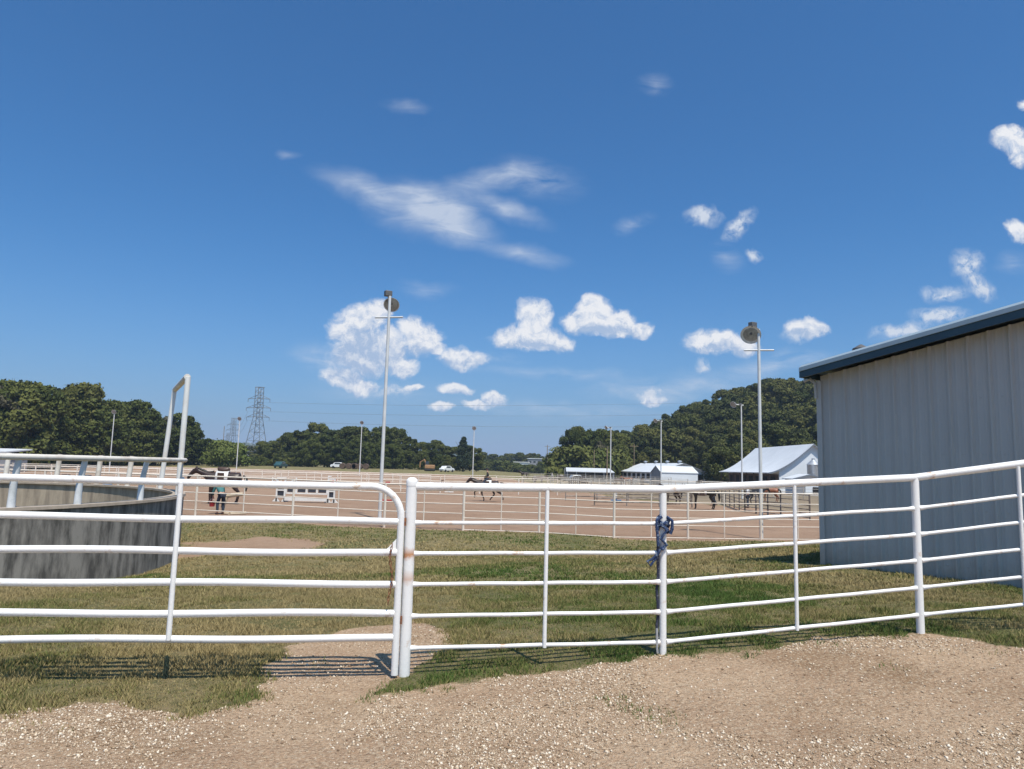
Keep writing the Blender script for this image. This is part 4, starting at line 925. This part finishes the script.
MB().add(v, [(0,1,2,3,4),(9,8,7,6,5),(0,5,6,1),(1,6,7,2),(2,7,8,3),(3,8,9,4),(4,9,5,0)]).build('shaded_gable_panel', M['barn_grey'], e, smooth=0)  # shade on the white left gable, put in as a grey panel
e = empty('low_shed', (17, 172, -1.4), 'long low open shed with a flat white roof at the foot of the tall trees', 'shed')
x0_, x1_ = xof(566, 166), xof(614, 166)
mb = MB(); quadslab(mb, (x0_, 165, 1.05), (x1_ , 165, 1.05), (x1_ , 174, 1.9), (x0_ + .6, 174, 1.9), .15); mb.build('roof', M['barn_roof'], e, smooth=0)
MB().box(((x0_ + x1_) / 2, 173.9, .1), (x1_ - x0_ - .4, .15, 3.2)).build('back_wall', M['barn_grey'], e, smooth=0)
MB().box((x1_ - .1, 169.6, -.2), (.15, 8.6, 2.4)).build('end_wall', M['barn_grey'], e, smooth=0)
for k in range(6): MB().tube([(x0_ + .3 + (x1_ - x0_ - .6) * k / 5, 165.3, -1.6), (x0_ + .3 + (x1_ - x0_ - .6) * k / 5, 165.3, 1.0)], .09, 6).build('post', M['galv'], e)
# distant works
def block(name, label, pa, pb, pyt, pyb, Y, m, dp=14):
    xa, xb = xof(pa, Y), xof(pb, Y); zt = at((pa + pb) / 2, pyt, Y).z; g = hz((xa + xb) / 2, Y) - 1; e = empty(name, ((xa + xb) / 2, Y, g), label, 'building')
    MB().box(((xa + xb) / 2, Y + dp / 2, (g + zt) / 2), (xb - xa, dp, zt - g)).build('wall', m, e, smooth=0)
    MB().box(((xa + xb) / 2, Y + dp / 2, zt + .2), (xb - xa + .8, dp + .8, .35)).build('roof', M['barn_roof'], e, smooth=0)
    for k in range(4): MB().box((xa + (xb - xa) * (k + .5) / 4, Y - .03, zt - 1.6), ((xb - xa) / 8, .1, 1.0)).build('window', M['glass'], e, smooth=0)
block('distant_warehouse', 'distant grey warehouse on the horizon left of the tall trees', 528, 545, 459, 466, 400, M['barn_grey'])
block('distant_office', 'distant tan building beside the grey warehouse on the horizon', 545.5, 556, 458.5, 466, 398, M['brick'])
block('distant_shed', 'distant long low white building left of the grey warehouse', 514, 529, 462.5, 466, 380, M['barn_white'])
# white roof at far left, above the pen rail
e = empty('far_left_shed', (-88, 112, 0), 'low white roofed shed just above the round pen railing at the left edge', 'shed')
xa, xb = xof(-60, 112), xof(15, 112); za = at(10, 450, 112).z
mb = MB(); quadslab(mb, (xa, 110, za - .25), (xb, 110, za - .25), (xb, 116, za + .25), (xa, 116, za + .25), .2); mb.build('roof', M['barn_roof'], e, smooth=0)
MB().box(((xa + xb) / 2, 113, (za - .5 - 1.5) / 2), (xb - xa - .6, 5, za - .5 + 1.5)).build('wall', M['barn_grey'], e, smooth=0)

# ------------------------------------------------------------------ transmission towers and lines
def tower():
    e = empty('steel_pylon', (0, 0, 0)); H_ = 36.0; rr_ = .11
    def hw(z): return np.interp(z, [0, 22, 36], [4.7, 1.5, 1.3])
    legs = MB()
    for sx in (-1, 1):
        for sy in (-1, 1): legs.tube([(sx * hw(z), sy * hw(z), z) for z in (0, 22, 36)], rr_ * 1.4, 5)
    zs = [0, 6, 11, 15, 18.5, 22, 24.3, 26.6, 28.9, 31.2, 33.5, 36]; br = MB()
    for a, b_ in zip(zs[:-1], zs[1:]):
        for s_ in (-1, 1):
            br.tube([(-hw(a), s_ * hw(a), a), (hw(b_), s_ * hw(b_), b_)], rr_ * .7, 4); br.tube([(hw(a), s_ * hw(a), a), (-hw(b_), s_ * hw(b_), b_)], rr_ * .7, 4)
            br.tube([(s_ * hw(a), -hw(a), a), (s_ * hw(b_), hw(b_), b_)], rr_ * .7, 4)
            br.tube([(-hw(b_), s_ * hw(b_), b_), (hw(b_), s_ * hw(b_), b_)], rr_ * .7, 4)
    legs.build('legs', M['lattice'], e); br.build('bracing', M['lattice'], e)
    for z, L in ((22.0, 5.6), (26.3, 6.0), (30.5, 5.4)):
        ar = MB(); ar.tube([(-L, 0, z), (-1.3, 0, z + .2), (1.3, 0, z + .2), (L, 0, z)], rr_ * 1.3, 5); ar.tube([(-L, 0, z), (-1.3, 0, z + 1.7), (1.3, 0, z + 1.7), (L, 0, z)], rr_, 5)
        for s_ in (-1, 1):
            for t in (.4, .7): ar.tube([(s_ * L * t, 0, z + .1), (s_ * L * t, 0, z + 1.7 * (1 - t) * 1.25)], rr_ * .6, 4)
            ar.tube([(s_ * L, 0, z), (s_ * L, 0, z - 1.5)], rr_ * 1.1, 5)
        ar.build('cross_arm', M['lattice'], e)
    MB().tube([(-2.4, 0, 36), (2.4, 0, 36)], rr_ * 1.3, 5).build('top_bar', M['lattice'], e)
    return e
T1 = tower(); remember(T1)
XT = xof(255, 330); T1.location = (XT, 330, hz(XT, 330) - .5); T1.rotation_euler.z = R(-8)
tag(T1, 'large grey lattice pylon with three crossarm levels above the distant trees at the left', 'pylon')
for px, Y, lb in ((231, 575, 'smaller hazy lattice pylon just left of the large one'), (226, 900, 'faintest and farthest lattice pylon, seen low behind the smaller one')):
    c = copy_tree(T1); X = xof(px, Y); c.location = (X, Y, hz(X, Y) - 1); tag(c, lb, 'pylon')
T1z = T1.location.z
for k, (z, L) in enumerate(((22, 5.6), (26.3, 6.0), (30.5, 5.4))):
    for s_ in (-1, 1):
        a = Vector((XT + s_ * L * math.cos(R(8)), 330 - s_ * L * math.sin(R(8)), T1z + z - 1.5)); b_ = Vector((250 + s_ * 3, 185 - s_ * 4, z + 4)); n__ = 24
        pts = [a.lerp(b_, t / n__) - Vector((0, 0, 5.0 * 4 * (t / n__) * (1 - t / n__))) for t in range(n__ + 1)]
        e = MB().tube(pts, .024, 4).build('power_line', M['wire']); tag(e, ('lowest', 'middle', 'highest')[k] + (' left-hand', ' right-hand')[s_ > 0] + ' power line strung rightwards from the large pylon', 'power line', 'power lines from the large pylon')
for k, z in enumerate((22, 26.3)):
    a = Vector((XT - 5, 330.7, T1z + z - 1.5)); X2 = xof(231, 575); b_ = Vector((X2 - 4, 575, z - 1)); pts = [a.lerp(b_, t / 16) - Vector((0, 0, 6 * 4 * (t / 16) * (1 - t / 16))) for t in range(17)]
    e = MB().tube(pts, .04, 4).build('power_line', M['wire']); tag(e, ('lower', 'upper')[k] + ' thin power line between the large pylon and the smaller hazy one', 'power line', 'power lines between the two pylons')

# ------------------------------------------------------------------ figures by skin modifier
def skin_obj(name, chains, material, parent, sub=2, root=0):
    bm = bmesh.new(); lay = bm.verts.layers.skin.verify(); cache = {}; first = None
    def vert(p, r_):
        key = tuple(round(c, 4) for c in p)
        if key in cache: return cache[key]
        v = bm.verts.new(p); v[lay].radius = (r_, r_) if not isinstance(r_, tuple) else r_; cache[key] = v; return v
    for chn in chains:
        prev = None
        for p_, r_ in chn:
            v = vert(p_, r_)
            if first is None: first = v; v[lay].use_root = True
            if prev is not None and prev is not v and not bm.edges.get((prev, v)): bm.edges.new((prev, v))
            prev = v
    me = bpy.data.meshes.new(name); bm.to_mesh(me); bm.free(); me.materials.append(material)
    o = bpy.data.objects.new(name, me); C.objects.link(o); o.parent = parent
    sk = o.modifiers.new('skin', 'SKIN'); sk.use_smooth_shade = True; sb = o.modifiers.new('sub', 'SUBSURF'); sb.levels = sub; sb.render_levels = sub
    return o
def horse(coat, label, x, y, rz, pose='stand', tack=True, group=None, k=1.0, head='up', socks=True):
    e = empty('horse', gpt(x, y), label, 'horse', group, rz); e.scale = (k, k, k)
    cr = [((-.78, 0, 1.27), (.21, .22)), ((-.55, 0, 1.27), (.27, .28)), ((-.2, 0, 1.22), (.27, .29)), ((.2, 0, 1.2), (.27, .30)), ((.5, 0, 1.24), (.22, .27))]
    hd = {'up': [((.72, 0, 1.46), .17), ((.93, 0, 1.68), .12), ((1.1, 0, 1.86), .095), ((1.22, 0, 1.84), .105), ((1.42, 0, 1.66), .08), ((1.55, 0, 1.52), .06)],
          'low': [((.76, 0, 1.34), .17), ((1.02, 0, 1.46), .12), ((1.22, 0, 1.55), .095), ((1.34, 0, 1.50), .105), ((1.50, 0, 1.28), .08), ((1.58, 0, 1.12), .06)],
          'graze': [((.78, 0, 1.15), .17), ((1.0, 0, .85), .12), ((1.12, 0, .55), .095), ((1.2, 0, .46), .10), ((1.32, 0, .25), .08), ((1.38, 0, .12), .06)]}[head]
    body = [cr + hd]
    pz = hd[2][0]
    for s_ in (-1, 1): body.append([(hd[2][0], hd[2][1]), ((pz[0] - .02, s_ * .07, pz[2] + .10), .032), ((pz[0] + .0, s_ * .08, pz[2] + .19), .012)])
    if pose == 'stand':
        fl = [[(.5, .16, 1.0), (.46, .17, .82), (.50, .16, .48), (.48, .16, .15), (.54, .16, .04)]] * 2; hl = [[(-.66, .16, 1.05), (-.52, .17, .84), (-.82, .16, .54), (-.76, .16, .15), (-.70, .16, .04)]] * 2
        hl = [hl[0], [(-.66, .16, 1.05), (-.46, .17, .84), (-.72, .16, .54), (-.64, .16, .15), (-.58, .16, .04)]]
    else:
        fl = [[(.5, .16, 1.0), (.60, .17, .84), (.92, .16, .66), (.86, .16, .36), (.93, .16, .27)], [(.5, .16, 1.0), (.42, .17, .82), (.38, .16, .46), (.22, .16, .16), (.26, .16, .04)]]
        hl = [[(-.66, .16, 1.05), (-.62, .17, .82), (-1.02, .16, .56), (-1.16, .16, .22), (-1.12, .16, .12)], [(-.66, .16, 1.05), (-.36, .17, .84), (-.52, .16, .50), (-.26, .16, .20), (-.19, .16, .08)]]
    for s_, L in ((1, fl[0]), (-1, fl[1])): body.append([cr[4]] + [((p_[0], s_ * p_[1], p_[2]), r_) for p_, r_ in zip(L, (.13, .09, .055, .042, .052))])
    for s_, L in ((1, hl[0]), (-1, hl[1])): body.append([cr[1]] + [((p_[0], s_ * p_[1], p_[2]), r_) for p_, r_ in zip(L, (.19, .13, .062, .042, .052))])
    skin_obj('body', body, coat, e)
    mb = MB(); tl = [(-.92, 0, 1.34), (-1.05, 0, 1.2), (-1.10, 0, .9), (-1.08, 0, .6)] if pose == 'stand' else [(-.92, 0, 1.36), (-1.12, 0, 1.28), (-1.32, 0, 1.0), (-1.42, 0, .72)]
    mb.tube(tl, [.04, .075, .085, .03], 8); mb.build('tail', M['mane'], e, world=False)
    mb = MB(); pts = [Vector(h_[0]) + Vector((-.10, .03, .10)) for h_ in ([((.5, 0, 1.42), 0)] + hd[:3])]; mb.tube(pts, [.03, .06, .06, .03], 6); mb.build('mane', M['mane'], e, world=False)
    if tack:
        sd = MB(); sd.add([Vector((x_, y_ , z_)) for x_ in (-.28, -.05, .28) for y_, z_ in ((-.32, 1.05), (-.31, 1.28), (-.17, 1.50), (0, 1.55), (.17, 1.50), (.31, 1.28), (.32, 1.05))], [(i * 7 + j, i * 7 + j + 1, i * 7 + j + 8, i * 7 + j + 7) for i in range(2) for j in range(6)])
        o = sd.build('saddle_pad', M['pad'], e, world=False); so_ = o.modifiers.new('t', 'SOLIDIFY'); so_.thickness = .03
        s2 = MB(); s2.tube([(-.26, 0, 1.66), (-.18, 0, 1.59), (0, 0, 1.565), (.16, 0, 1.60), (.24, 0, 1.70)], [.09, .14, .16, .13, .05], 10)
        for s_ in (-1, 1): s2.box((.02, s_ * .33, 1.2), (.30, .035, .50))
        s2.build('saddle', M['saddle'], e, world=False, bevel=.01)
        b_ = MB(); h2 = Vector(hd[4][0]); b_.lathe(h2, [(.095, -.02), (.095, .02)], 12, axis=Vector(hd[5][0]) - h2); h1 = Vector(hd[3][0]); b_.tube([h1 + Vector((0, .1, .0)), h2 + Vector((0, .08, 0))], .012, 6); b_.tube([h1 + Vector((0, -.1, .0)), h2 + Vector((0, -.08, 0))], .012, 6); b_.build('bridle', M['saddle'], e, world=False)
    return e
def person(label, x, y, z, rz, pose, shirt, trousers, hat=None, k=1.0, group=None):
    e = empty('person', (x, y, z), label, 'person', group, rz); e.scale = (k, k, k)
    P_ = {'stand': dict(hip=(0, 0, .95), ch=(0, 0, 1.38), hd=(.02, 0, 1.66), kn=[(.02, .10, .50), (.03, -.10, .50)], ft=[(-.02, .11, .07), (0, -.11, .07)], el=[(-.03, .27, 1.15), (-.02, -.27, 1.15)], wr=[(.10, .28, .92), (.16, -.26, .95)]),
          'lead': dict(hip=(0, 0, .94), ch=(.06, 0, 1.37), hd=(.12, 0, 1.64), kn=[(.16, .10, .52), (-.05, -.10, .50)], ft=[(.20, .11, .07), (-.24, -.11, .09)], el=[(.12, .27, 1.14), (.0, -.27, 1.13)], wr=[(.36, .25, 1.16), (.18, -.28, .95)]),
          'bend': dict(hip=(-.12, 0, .93), ch=(.22, 0, 1.25), hd=(.42, 0, 1.40), kn=[(.04, .12, .50), (.0, -.12, .50)], ft=[(-.04, .13, .07), (-.08, -.13, .07)], el=[(.30, .25, 1.0), (.28, -.25, 1.0)], wr=[(.42, .18, .82), (.40, -.18, .80)]),
          'ride': dict(hip=(0, 0, .08), ch=(.04, 0, .52), hd=(.08, 0, .80), kn=[(.34, .33, -.12), (.34, -.33, -.12)], ft=[(.10, .38, -.50), (.10, -.38, -.50)], el=[(.08, .26, .26), (.08, -.26, .26)], wr=[(.36, .10, .24), (.36, -.10, .24)])}[pose]
    hip, chst, hd = map(Vector, (P_['hip'], P_['ch'], P_['hd'])); nk = chst.lerp(hd, .42)
    bt = [[(tuple(hip), .12), (tuple(hip.lerp(chst, .5)), .11), (tuple(chst), .12), (tuple(nk), .052), (tuple(hd - Vector((0, 0, .03))), .085), (tuple(hd + Vector((0.01, 0, .07))), .09)]]
    sh = [[(tuple(hip + Vector((0, 0, .02))), (.145, .125)), (tuple(hip.lerp(chst, .5)), (.14, .12)), (tuple(chst), (.155, .125)), (tuple(nk - Vector((0, 0, .02))), .06)]]
    tr = []
    for i, s_ in ((0, 1), (1, -1)):
        shd = chst + Vector((0, s_ * .18, .04)); el, wr, kn, ft = (Vector(P_[n_][i]) for n_ in ('el', 'wr', 'kn', 'ft'))
        d_ = (wr - el).normalized(); palm = wr + d_ * .06
        bt.append([(tuple(chst), .12), (tuple(shd), .055), (tuple(el), .042), (tuple(wr), .028), (tuple(palm), (.034, .02))])
        for f_ in range(5):
            sp = (f_ - 2) * .018; bs = palm + Vector((0, sp, 0)); L_ = (.045, .075, .08, .075, .06)[f_]
            bt.append([(tuple(palm), (.034, .02)), (tuple(bs + d_ * .03), .009), (tuple(bs + d_ * (.03 + L_ * .6) + Vector((0, sp * .3, -.005))), .008), (tuple(bs + d_ * (.03 + L_) + Vector((0, sp * .3, -.02))), .006)])
        sh.append([(tuple(chst), (.155, .125)), (tuple(shd), .075), (tuple(el), .058), (tuple(el.lerp(wr, .75)), .045)])
        hp = hip + Vector((0, s_ * .09, -.04)); bt.append([(tuple(hip), .12), (tuple(hp), .085), (tuple(kn), .058), (tuple(ft + Vector((0, 0, .03))), .04), (tuple(ft + Vector((.14, 0, -.02))), .035)])
        tr.append([(tuple(hip + Vector((0, 0, -.01))), (.15, .13)), (tuple(hp), .10), (tuple(kn), .075), (tuple(ft + Vector((0, 0, .06))), .06)])
        MB().tube([ft + Vector((-.07, 0, -.02)), ft + Vector((.06, 0, -.02)), ft + Vector((.18, 0, -.035))], [.045, .052, .035], 10).build('boot', M['saddle'], e, world=False)
    skin_obj('body', bt, M['skin'], e); skin_obj('shirt', sh, shirt, e); skin_obj('trousers', tr, trousers, e)
    fc = MB(); c = hd + Vector((.095, 0, .02)); fc.lathe(c - Vector((0, 0, .02)), [(.012, -.0), (.018, .012), (.008, .03)], 8); fc.build('nose', M['skin'], e, world=False)
    for s_ in (-1, 1): MB().lathe(hd + Vector((.088, s_ * .032, .04)), [(.009, -.004), (.009, .004)], 8, axis=(1, 0, 0)).build('eye', M['hair'], e, world=False)
    top = hd + Vector((-.005, 0, .05))
    if hat == 'helmet': MB().lathe(top, [(.118, -.02), (.122, .03), (.10, .09), (.05, .125), (.01, .13)], 16).build('helmet', M['blackcloth'], e, world=False)
    elif hat == 'cap': MB().lathe(top, [(.105, .0), (.105, .04), (.08, .085), (.02, .10)], 14).build('cap', M['pad'], e, world=False); MB().box(top + Vector((.14, 0, .01)), (.12, .14, .012)).build('cap_peak', M['pad'], e, world=False)
    else: MB().lathe(top + Vector((-.02, 0, -.03)), [(.05, -.06), (.10, -.02), (.112, .04), (.095, .095), (.04, .125), (.01, .13)], 14).build('hair', M['hair'], e, world=False)
    return e
g = ground(487, 501.5)
horse(M['bay'], 'dark horse cantering to the left across the arena under a rider', g.x, g.y, math.pi, 'trot', True, None, 1.18, 'low')
person('rider in dark clothes and a black helmet sitting on the cantering dark horse', g.x + .02, g.y, hz(g.x, g.y) + 1.86, math.pi, 'ride', M['blackcloth'], M['jeans'], 'helmet')
g = ground(221, 504); horse(M['bay'], 'dark bay saddled horse standing side-on near the round pen, facing left', g.x, g.y, math.pi + .12, 'stand', True, None, 1.30, 'low')
g = ground(219.5, 514.5); person('person in a teal shirt and dark trousers bending in front of the bay horse', g.x, g.y, g.z, math.pi * .75, 'bend', M['teal'], M['jeans'], None)
g0 = g; b0 = gpt(g.x - .45, g.y + .17, -.28); bu = empty('bucket', b0, 'red bucket held by the bending person in the teal shirt', 'bucket', None); 
MB().lathe(b0 + Vector((0, 0, .62)), [(.11, 0), (.14, .24), (.15, .25), (.13, .23)], 16).build('pail', M['redplastic'], bu); MB().tube([b0 + Vector((-.14, 0, .86)), b0 + Vector((0, 0, 1.02)), b0 + Vector((.14, 0, .86))], .008, 6).build('handle', M['galv'], bu)
g = ground(230, 514.5); e = empty('mounting_stand', g, 'tan plastic stand with a sloping top bar right of the person in the teal shirt', 'stand')
mb = MB(); mb.tube([g + Vector((-.42, .1, .80)), g + Vector((-.05, .1, .88)), g + Vector((.42, .3, .95))], [.09, .10, .09], 8); mb.build('top_bar', M['jumptan'], e)
for a, b_ in (((-.42, .1, .82), (-.32, 0, .05)), ((-.25, .1, .78), (-.38, .0, .3)), ((-.3, 0, .05), (.1, -.3, .04)), ((.1, -.3, .04), (.62, .3, .05))): MB().tube([g + Vector(a), g + Vector(b_)], .085, 8).build('leg', M['jumptan'], e)
g = ground(699, 509.5); horse(M['black_coat'], 'dark horse standing right of the weathered rail pen, facing left', g.x + .3, g.y, math.pi - .35, 'stand', True, None, 1.1, 'low')
g = ground(687, 507); horse(M['bay'], 'second dark horse half hidden behind the one beside the person in blue', g.x - .6, g.y + 3, math.pi + .5, 'stand', False, None, 1.05, 'low')
g = ground(714, 505.5); person('person in a blue shirt and dark trousers walking right of the dark horse', g.x, g.y, g.z, math.pi, 'lead', M['bluecloth'], M['jeans'], 'cap', 1.05)
g = ground(748, 508); person('person in a white shirt and cap standing inside the dark cattle panels', g.x, g.y, g.z, 2.6, 'stand', M['whitecloth'], M['jeans'], 'cap', 1.1)
for px, py, ct, lb, rz, kk in ((756, 505, 'black_coat', 'black horse standing behind the dark cattle panels left of the chestnut horse', .3, 1.0), (770, 502, 'chestnut', 'chestnut horse standing behind the dark cattle panels', 2.9, 1.0),
                           (628, 486, 'chestnut', 'chestnut horse in the pens in front of the long white building', 3.3, 1.05), (619, 487, 'brown_coat', 'brown horse just left of the chestnut horse in the far pens', .4, 1.0),
                           (539, 485, 'brown_coat', 'brown horse in the far pens left of the low shed', 0.1, 1.0), (524, 479, 'bay', 'dark horse far off between the rider and the pens', 3.0, 1.0), (642, 487, 'brown_coat', 'brown horse seen end-on in front of the shaded grey gable', 1.5, 1.05),
                           (583, 485, 'bay', 'bay horse among the grey pen fences in front of the low shed', .8, 1.0), (560, 482, 'pinto', 'brown and white horse in the pens at the left of the low shed', 3.1, 1.0)):
    g = ground(px, py); horse(M[ct], lb, g.x, g.y, rz, 'stand', False, None, kk, random.Random(px).choice(['up', 'low', 'graze']))
g = ground(552, 481.5); person('small far-off person in a white shirt standing by the pens', g.x, g.y, g.z, 4, 'stand', M['whitecloth'], M['jeans'], 'cap', 1.0)

# ------------------------------------------------------------------ jumps and arena things
g = ground(306, 502.5); j = empty('show_jump', g, 'white show jump with dark square panels between two white wing stands', 'jump'); sc = g.y / 710
def jx(px): return g.x + (px - 306) * sc
def wing(xc, w_, par):
    mb = MB()
    for s_ in (-1, 1): mb.box((xc + s_ * w_ / 2, g.y, g.z + .85), (.10, .10, 1.7))
    for z in (.35, .82, 1.28, 1.66): mb.box((xc, g.y, g.z + z), (w_ - .1, .08, .09))
    for s_ in (-1, 1):
        a = Vector((xc + s_ * w_ / 2, g.y - .05, g.z + .32)); mb.add([a, a + Vector((s_ * .28, 0, -.30)), a + Vector((-s_ * .22, 0, -.30)), a + Vector((0, .1, 0)), a + Vector((s_ * .28, .1, -.30)), a + Vector((-s_ * .22, .1, -.30))], [(0,1,2),(5,4,3),(0,3,4,1),(1,4,5,2),(2,5,3,0)])
    mb.build('wing_frame', M['jumpwhite'], par, smooth=0)
    MB().box((xc, g.y + .03, g.z + 1.05), (w_ - .12, .03, .40)).build('dark_panel', M['jumpdark'], par, smooth=0); MB().box((xc, g.y + .03, g.z + .58), (w_ - .12, .03, .36)).build('dark_panel', M['jumpdark'], par, smooth=0)
wing(jx(280.5), .56, j); wing(jx(330.5), .42, j)
mb = MB(); xa, xb = jx(285.5), jx(326.5)
mb.box(((xa + xb) / 2, g.y, g.z + 1.42), (xb - xa, .07, .09)); mb.box(((xa + xb) / 2, g.y, g.z + .62), (xb - xa, .07, .09)); mb.build('plank', M['jumpwhite'], j, smooth=0)
MB().box(((xa + xb) / 2, g.y - .12, g.z + .22), (xb - xa, .30, .22)).build('base_box', M['jumpwhite'], j, smooth=0)
for k in range(5): MB().box((xa + (xb - xa) * (k) / 4 , g.y - .003, g.z + 1.0), (.13, .08, .72)).build('upright', M['jumpwhite'], j, smooth=0)
for k in range(4): MB().box((xa + (xb - xa) * (k + .5) / 4, g.y + .03, g.z + 1.0), ((xb - xa) / 4 - .2, .03, .6)).build('dark_panel', M['jumpdark'], j, smooth=0)
def xwing(px, py, m, label, h=1.5, rz=0, m2=None):
    g = ground(px, py); e = empty('jump_stand', g, label, 'jump stand', None, rz); m2 = m2 or m
    MB().box((0, 0, h / 2), (.14, .14, h)).build('upright', m, e, world=False, bevel=.01); MB().box((0, 0, .06), (1.0, .12, .10)).build('foot', m, e, world=False, bevel=.01); MB().box((0, 0, .055), (.12, .9, .10)).build('foot', m, e, world=False, bevel=.01)
    MB().box((.0, -.08, h * .45), (.20, .05, h * .5)).build('panel', m2, e, world=False, bevel=.01); MB().box((.12, 0, h * .97), (.36, .12, .12)).build('cup', m, e, world=False, bevel=.01)
xwing(385.5, 501, M['jumpred'], 'red and blue jump stand just right of the tall lamp pole', 1.5, .2, M['jumpblue'])
xwing(328, 489, M['jumpwhite'], 'plain white jump stand behind the right end of the white show jump', 1.4)
xwing(449, 492.5, M['jumpwhite'], 'white and dark jump stand behind the thick white post', 1.0, .3, M['jumpdark']); xwing(441, 490, M['brown_wood'], 'brown jump stand left of the white and dark one', 1.1, .1)
xwing(616, 501, M['barrel_blue'], 'blue and white jump stand by the weathered rail pen', 1.0, 0, M['jumpwhite'])
g = ground(284, 489); e = empty('cross_jump', g, 'small white crossed-pole jump behind the left wing of the white show jump', 'jump')
for a, b_ in (((-1.2, 0, .1), (1.2, .1, 1.0)), ((-1.2, .12, 1.0), (1.2, 0, .1))): MB().tube([g + Vector(a), g + Vector(b_)], .05, 8).build('pole', M['jumpwhite'], e)
for s_ in (-1, 1): MB().box(g + Vector((s_ * 1.25, 0, .6)), (.12, .12, 1.2)).build('upright', M['jumpwhite'], e)
g = ground(334, 490); e = empty('flower_box', g, 'small red-flowered box at the right end of the white show jump', 'flower box'); MB().box(g + Vector((0, 0, .35)), (.5, .4, .7)).build('box', M['jumpwhite'], e)
fm = MB(); rr = random.Random(5)
for k in range(40): c = g + Vector((rr.uniform(-.25, .25), rr.uniform(-.2, .2), .75 + rr.random() * .3)); fm.lathe(c, [(.02, -.03), (.06, 0), (.02, .03)], 6)
fm.build('flowers', M['redplastic'], e)
def barrel(px, Y, m, label):
    X = xof(px, Y); g = gpt(X, Y); e = empty('barrel', g, label, 'barrel'); b_ = MB(); b_.lathe(g, [(.28, 0), (.29, .03), (.29, .28), (.31, .30), (.29, .32), (.29, .58), (.31, .60), (.29, .62), (.29, .86), (.28, .9), (.24, .88)], 20); b_.build('drum', m, e); MB().lathe(g + Vector((.1, 0, .885)), [(.04, 0), (.04, .03)], 8).build('bung', M['galv'], e)
    e.scale = (1.25, 1.25, 1.25)
for px, Y, m_, lb in ((110, 60, 'barrel_blue', 'blue barrel lying in view above the concrete wall, below the slim lamp pole'), (68, 66, 'barrel_dark', 'black barrel in the arena left of the blue barrel'), (89, 66, 'barrel_dark', 'black barrel between the other black barrel and the blue barrel'), (23, 60, 'barrel_dark', 'black barrel near the left edge seen between the pen rails')): barrel(px, Y, M[m_], lb)
# car, trailers, digger
def car(px, Y, m, label, rz=0, van=False):
    X = xof(px, Y); g = gpt(X, Y); e = empty('parked_car', g, label, 'car', None, rz)
    pr = [(-2.1, .35), (-2.15, .8), (-1.9, 1.0), (-1.5, 1.05), (-1.1, 1.55), (.6, 1.6), (1.1, 1.1), (2.0, .95), (2.15, .6), (2.1, .35)]
    if van: pr = [(-2.3, .35), (-2.35, 1.9), (-2.2, 2.1), (1.2, 2.1), (1.7, 1.2), (2.4, 1.05), (2.45, .35)]
    n__ = len(pr); vs = [(x_, -.85, z_) for x_, z_ in pr] + [(x_, .85, z_) for x_, z_ in pr]; MB().add(vs, [list(range(n__)), list(range(n__, 2 * n__))[::-1]] + [(i, (i + 1) % n__, (i + 1) % n__ + n__, i + n__) for i in range(n__)]).build('body', m, e, world=False, bevel=.06)
    for s_ in (-1, 1):
        MB().box((-.25, s_ * .856, 1.3 if not van else 1.55), (1.5, .03, .38)).build('window', M['glass'], e, world=False, smooth=0)
        for x_ in (-1.35, 1.35): w_ = MB().lathe((x_, s_ * .78, .33), [(.33, -.1), (.33, .1)], 16, axis=(0, 1, 0)).build('wheel', M['tyre'], e, world=False)
    return e
car(281, 175, M['tank_green'], 'teal car parked on the grass strip in front of the middle tree line', 1.45)
car(447, 190, M['carwhite'], 'white car parked right of the orange digger', .9); car(339, 190, M['carwhite'], 'white car left of the slim lamp pole in front of the middle trees', .1)
car(577, 150, M['galv'], 'grey car parked in front of the low white-roofed shed', .2)
for px, w_, lb in ((360, 5, 'rust-brown round bale heap in front of the middle tree line'), (349, 4, 'brown bale heap left of the rust-brown one')):
    X = xof(px, 185); g = gpt(X, 185); e = empty('hay_bale', g, lb, 'hay bale')
    for k in range(3): MB().lathe(g + Vector((-1.6 + k * 1.6, -.7, .75)), [(.70, 0), (.75, .06), (.75, 1.34), (.70, 1.4)], 16, axis=(0, 1, 0)).build('bale', M['brown_wood'], e)
X = xof(430, 188); g = gpt(X, 188); e = empty('digger', g, 'orange tracked digger with a raised arm in front of the middle tree line', 'digger')
e.scale = (.75, .75, .75)
MB().box(g + Vector((0, 0, 1.55)), (3.4, 2.2, 1.3)).build('body', M['yellow'], e, bevel=.15); MB().box(g + Vector((-.9, -.3, 2.7)), (1.2, 1.2, 1.3)).build('cab', M['glass'], e, bevel=.1)
MB().tube([g + Vector((-1.2, 0, 1.9)), g + Vector((-2.0, 0, 4.0)), g + Vector((-3.4, 0, 3.1)), g + Vector((-3.5, 0, 1.2))], [.35, .3, .25, .2], 6).build('arm', M['yellow'], e)
for s_ in (-1, 1): MB().box(g + Vector((0, s_ * 1.0, .45)), (3.6, .5, .8)).build('track', M['tyre'], e, bevel=.3)

# ------------------------------------------------------------------ air
hb = MB(); hb.box((0, 1400, 25), (9000, 3400, 130)); ho = hb.build('haze', bpy.data.materials.new('haze'), smooth=0); tag(ho, 'pale summer haze lying over the whole place', 'haze', kind='stuff')
hm = ho.data.materials[0]; hm.use_nodes = True; hn = hm.node_tree.nodes; hl_ = hm.node_tree.links
for n__ in list(hn): hn.remove(n__)
pvn = hn.new('ShaderNodeVolumePrincipled'); pvn.inputs['Color'].default_value = (.62, .78, 1.0, 1); pvn.inputs['Density'].default_value = .00022; pvn.inputs['Anisotropy'].default_value = 0.0
ou = hn.new('ShaderNodeOutputMaterial'); hl_.new(pvn.outputs[0], ou.inputs['Volume'])
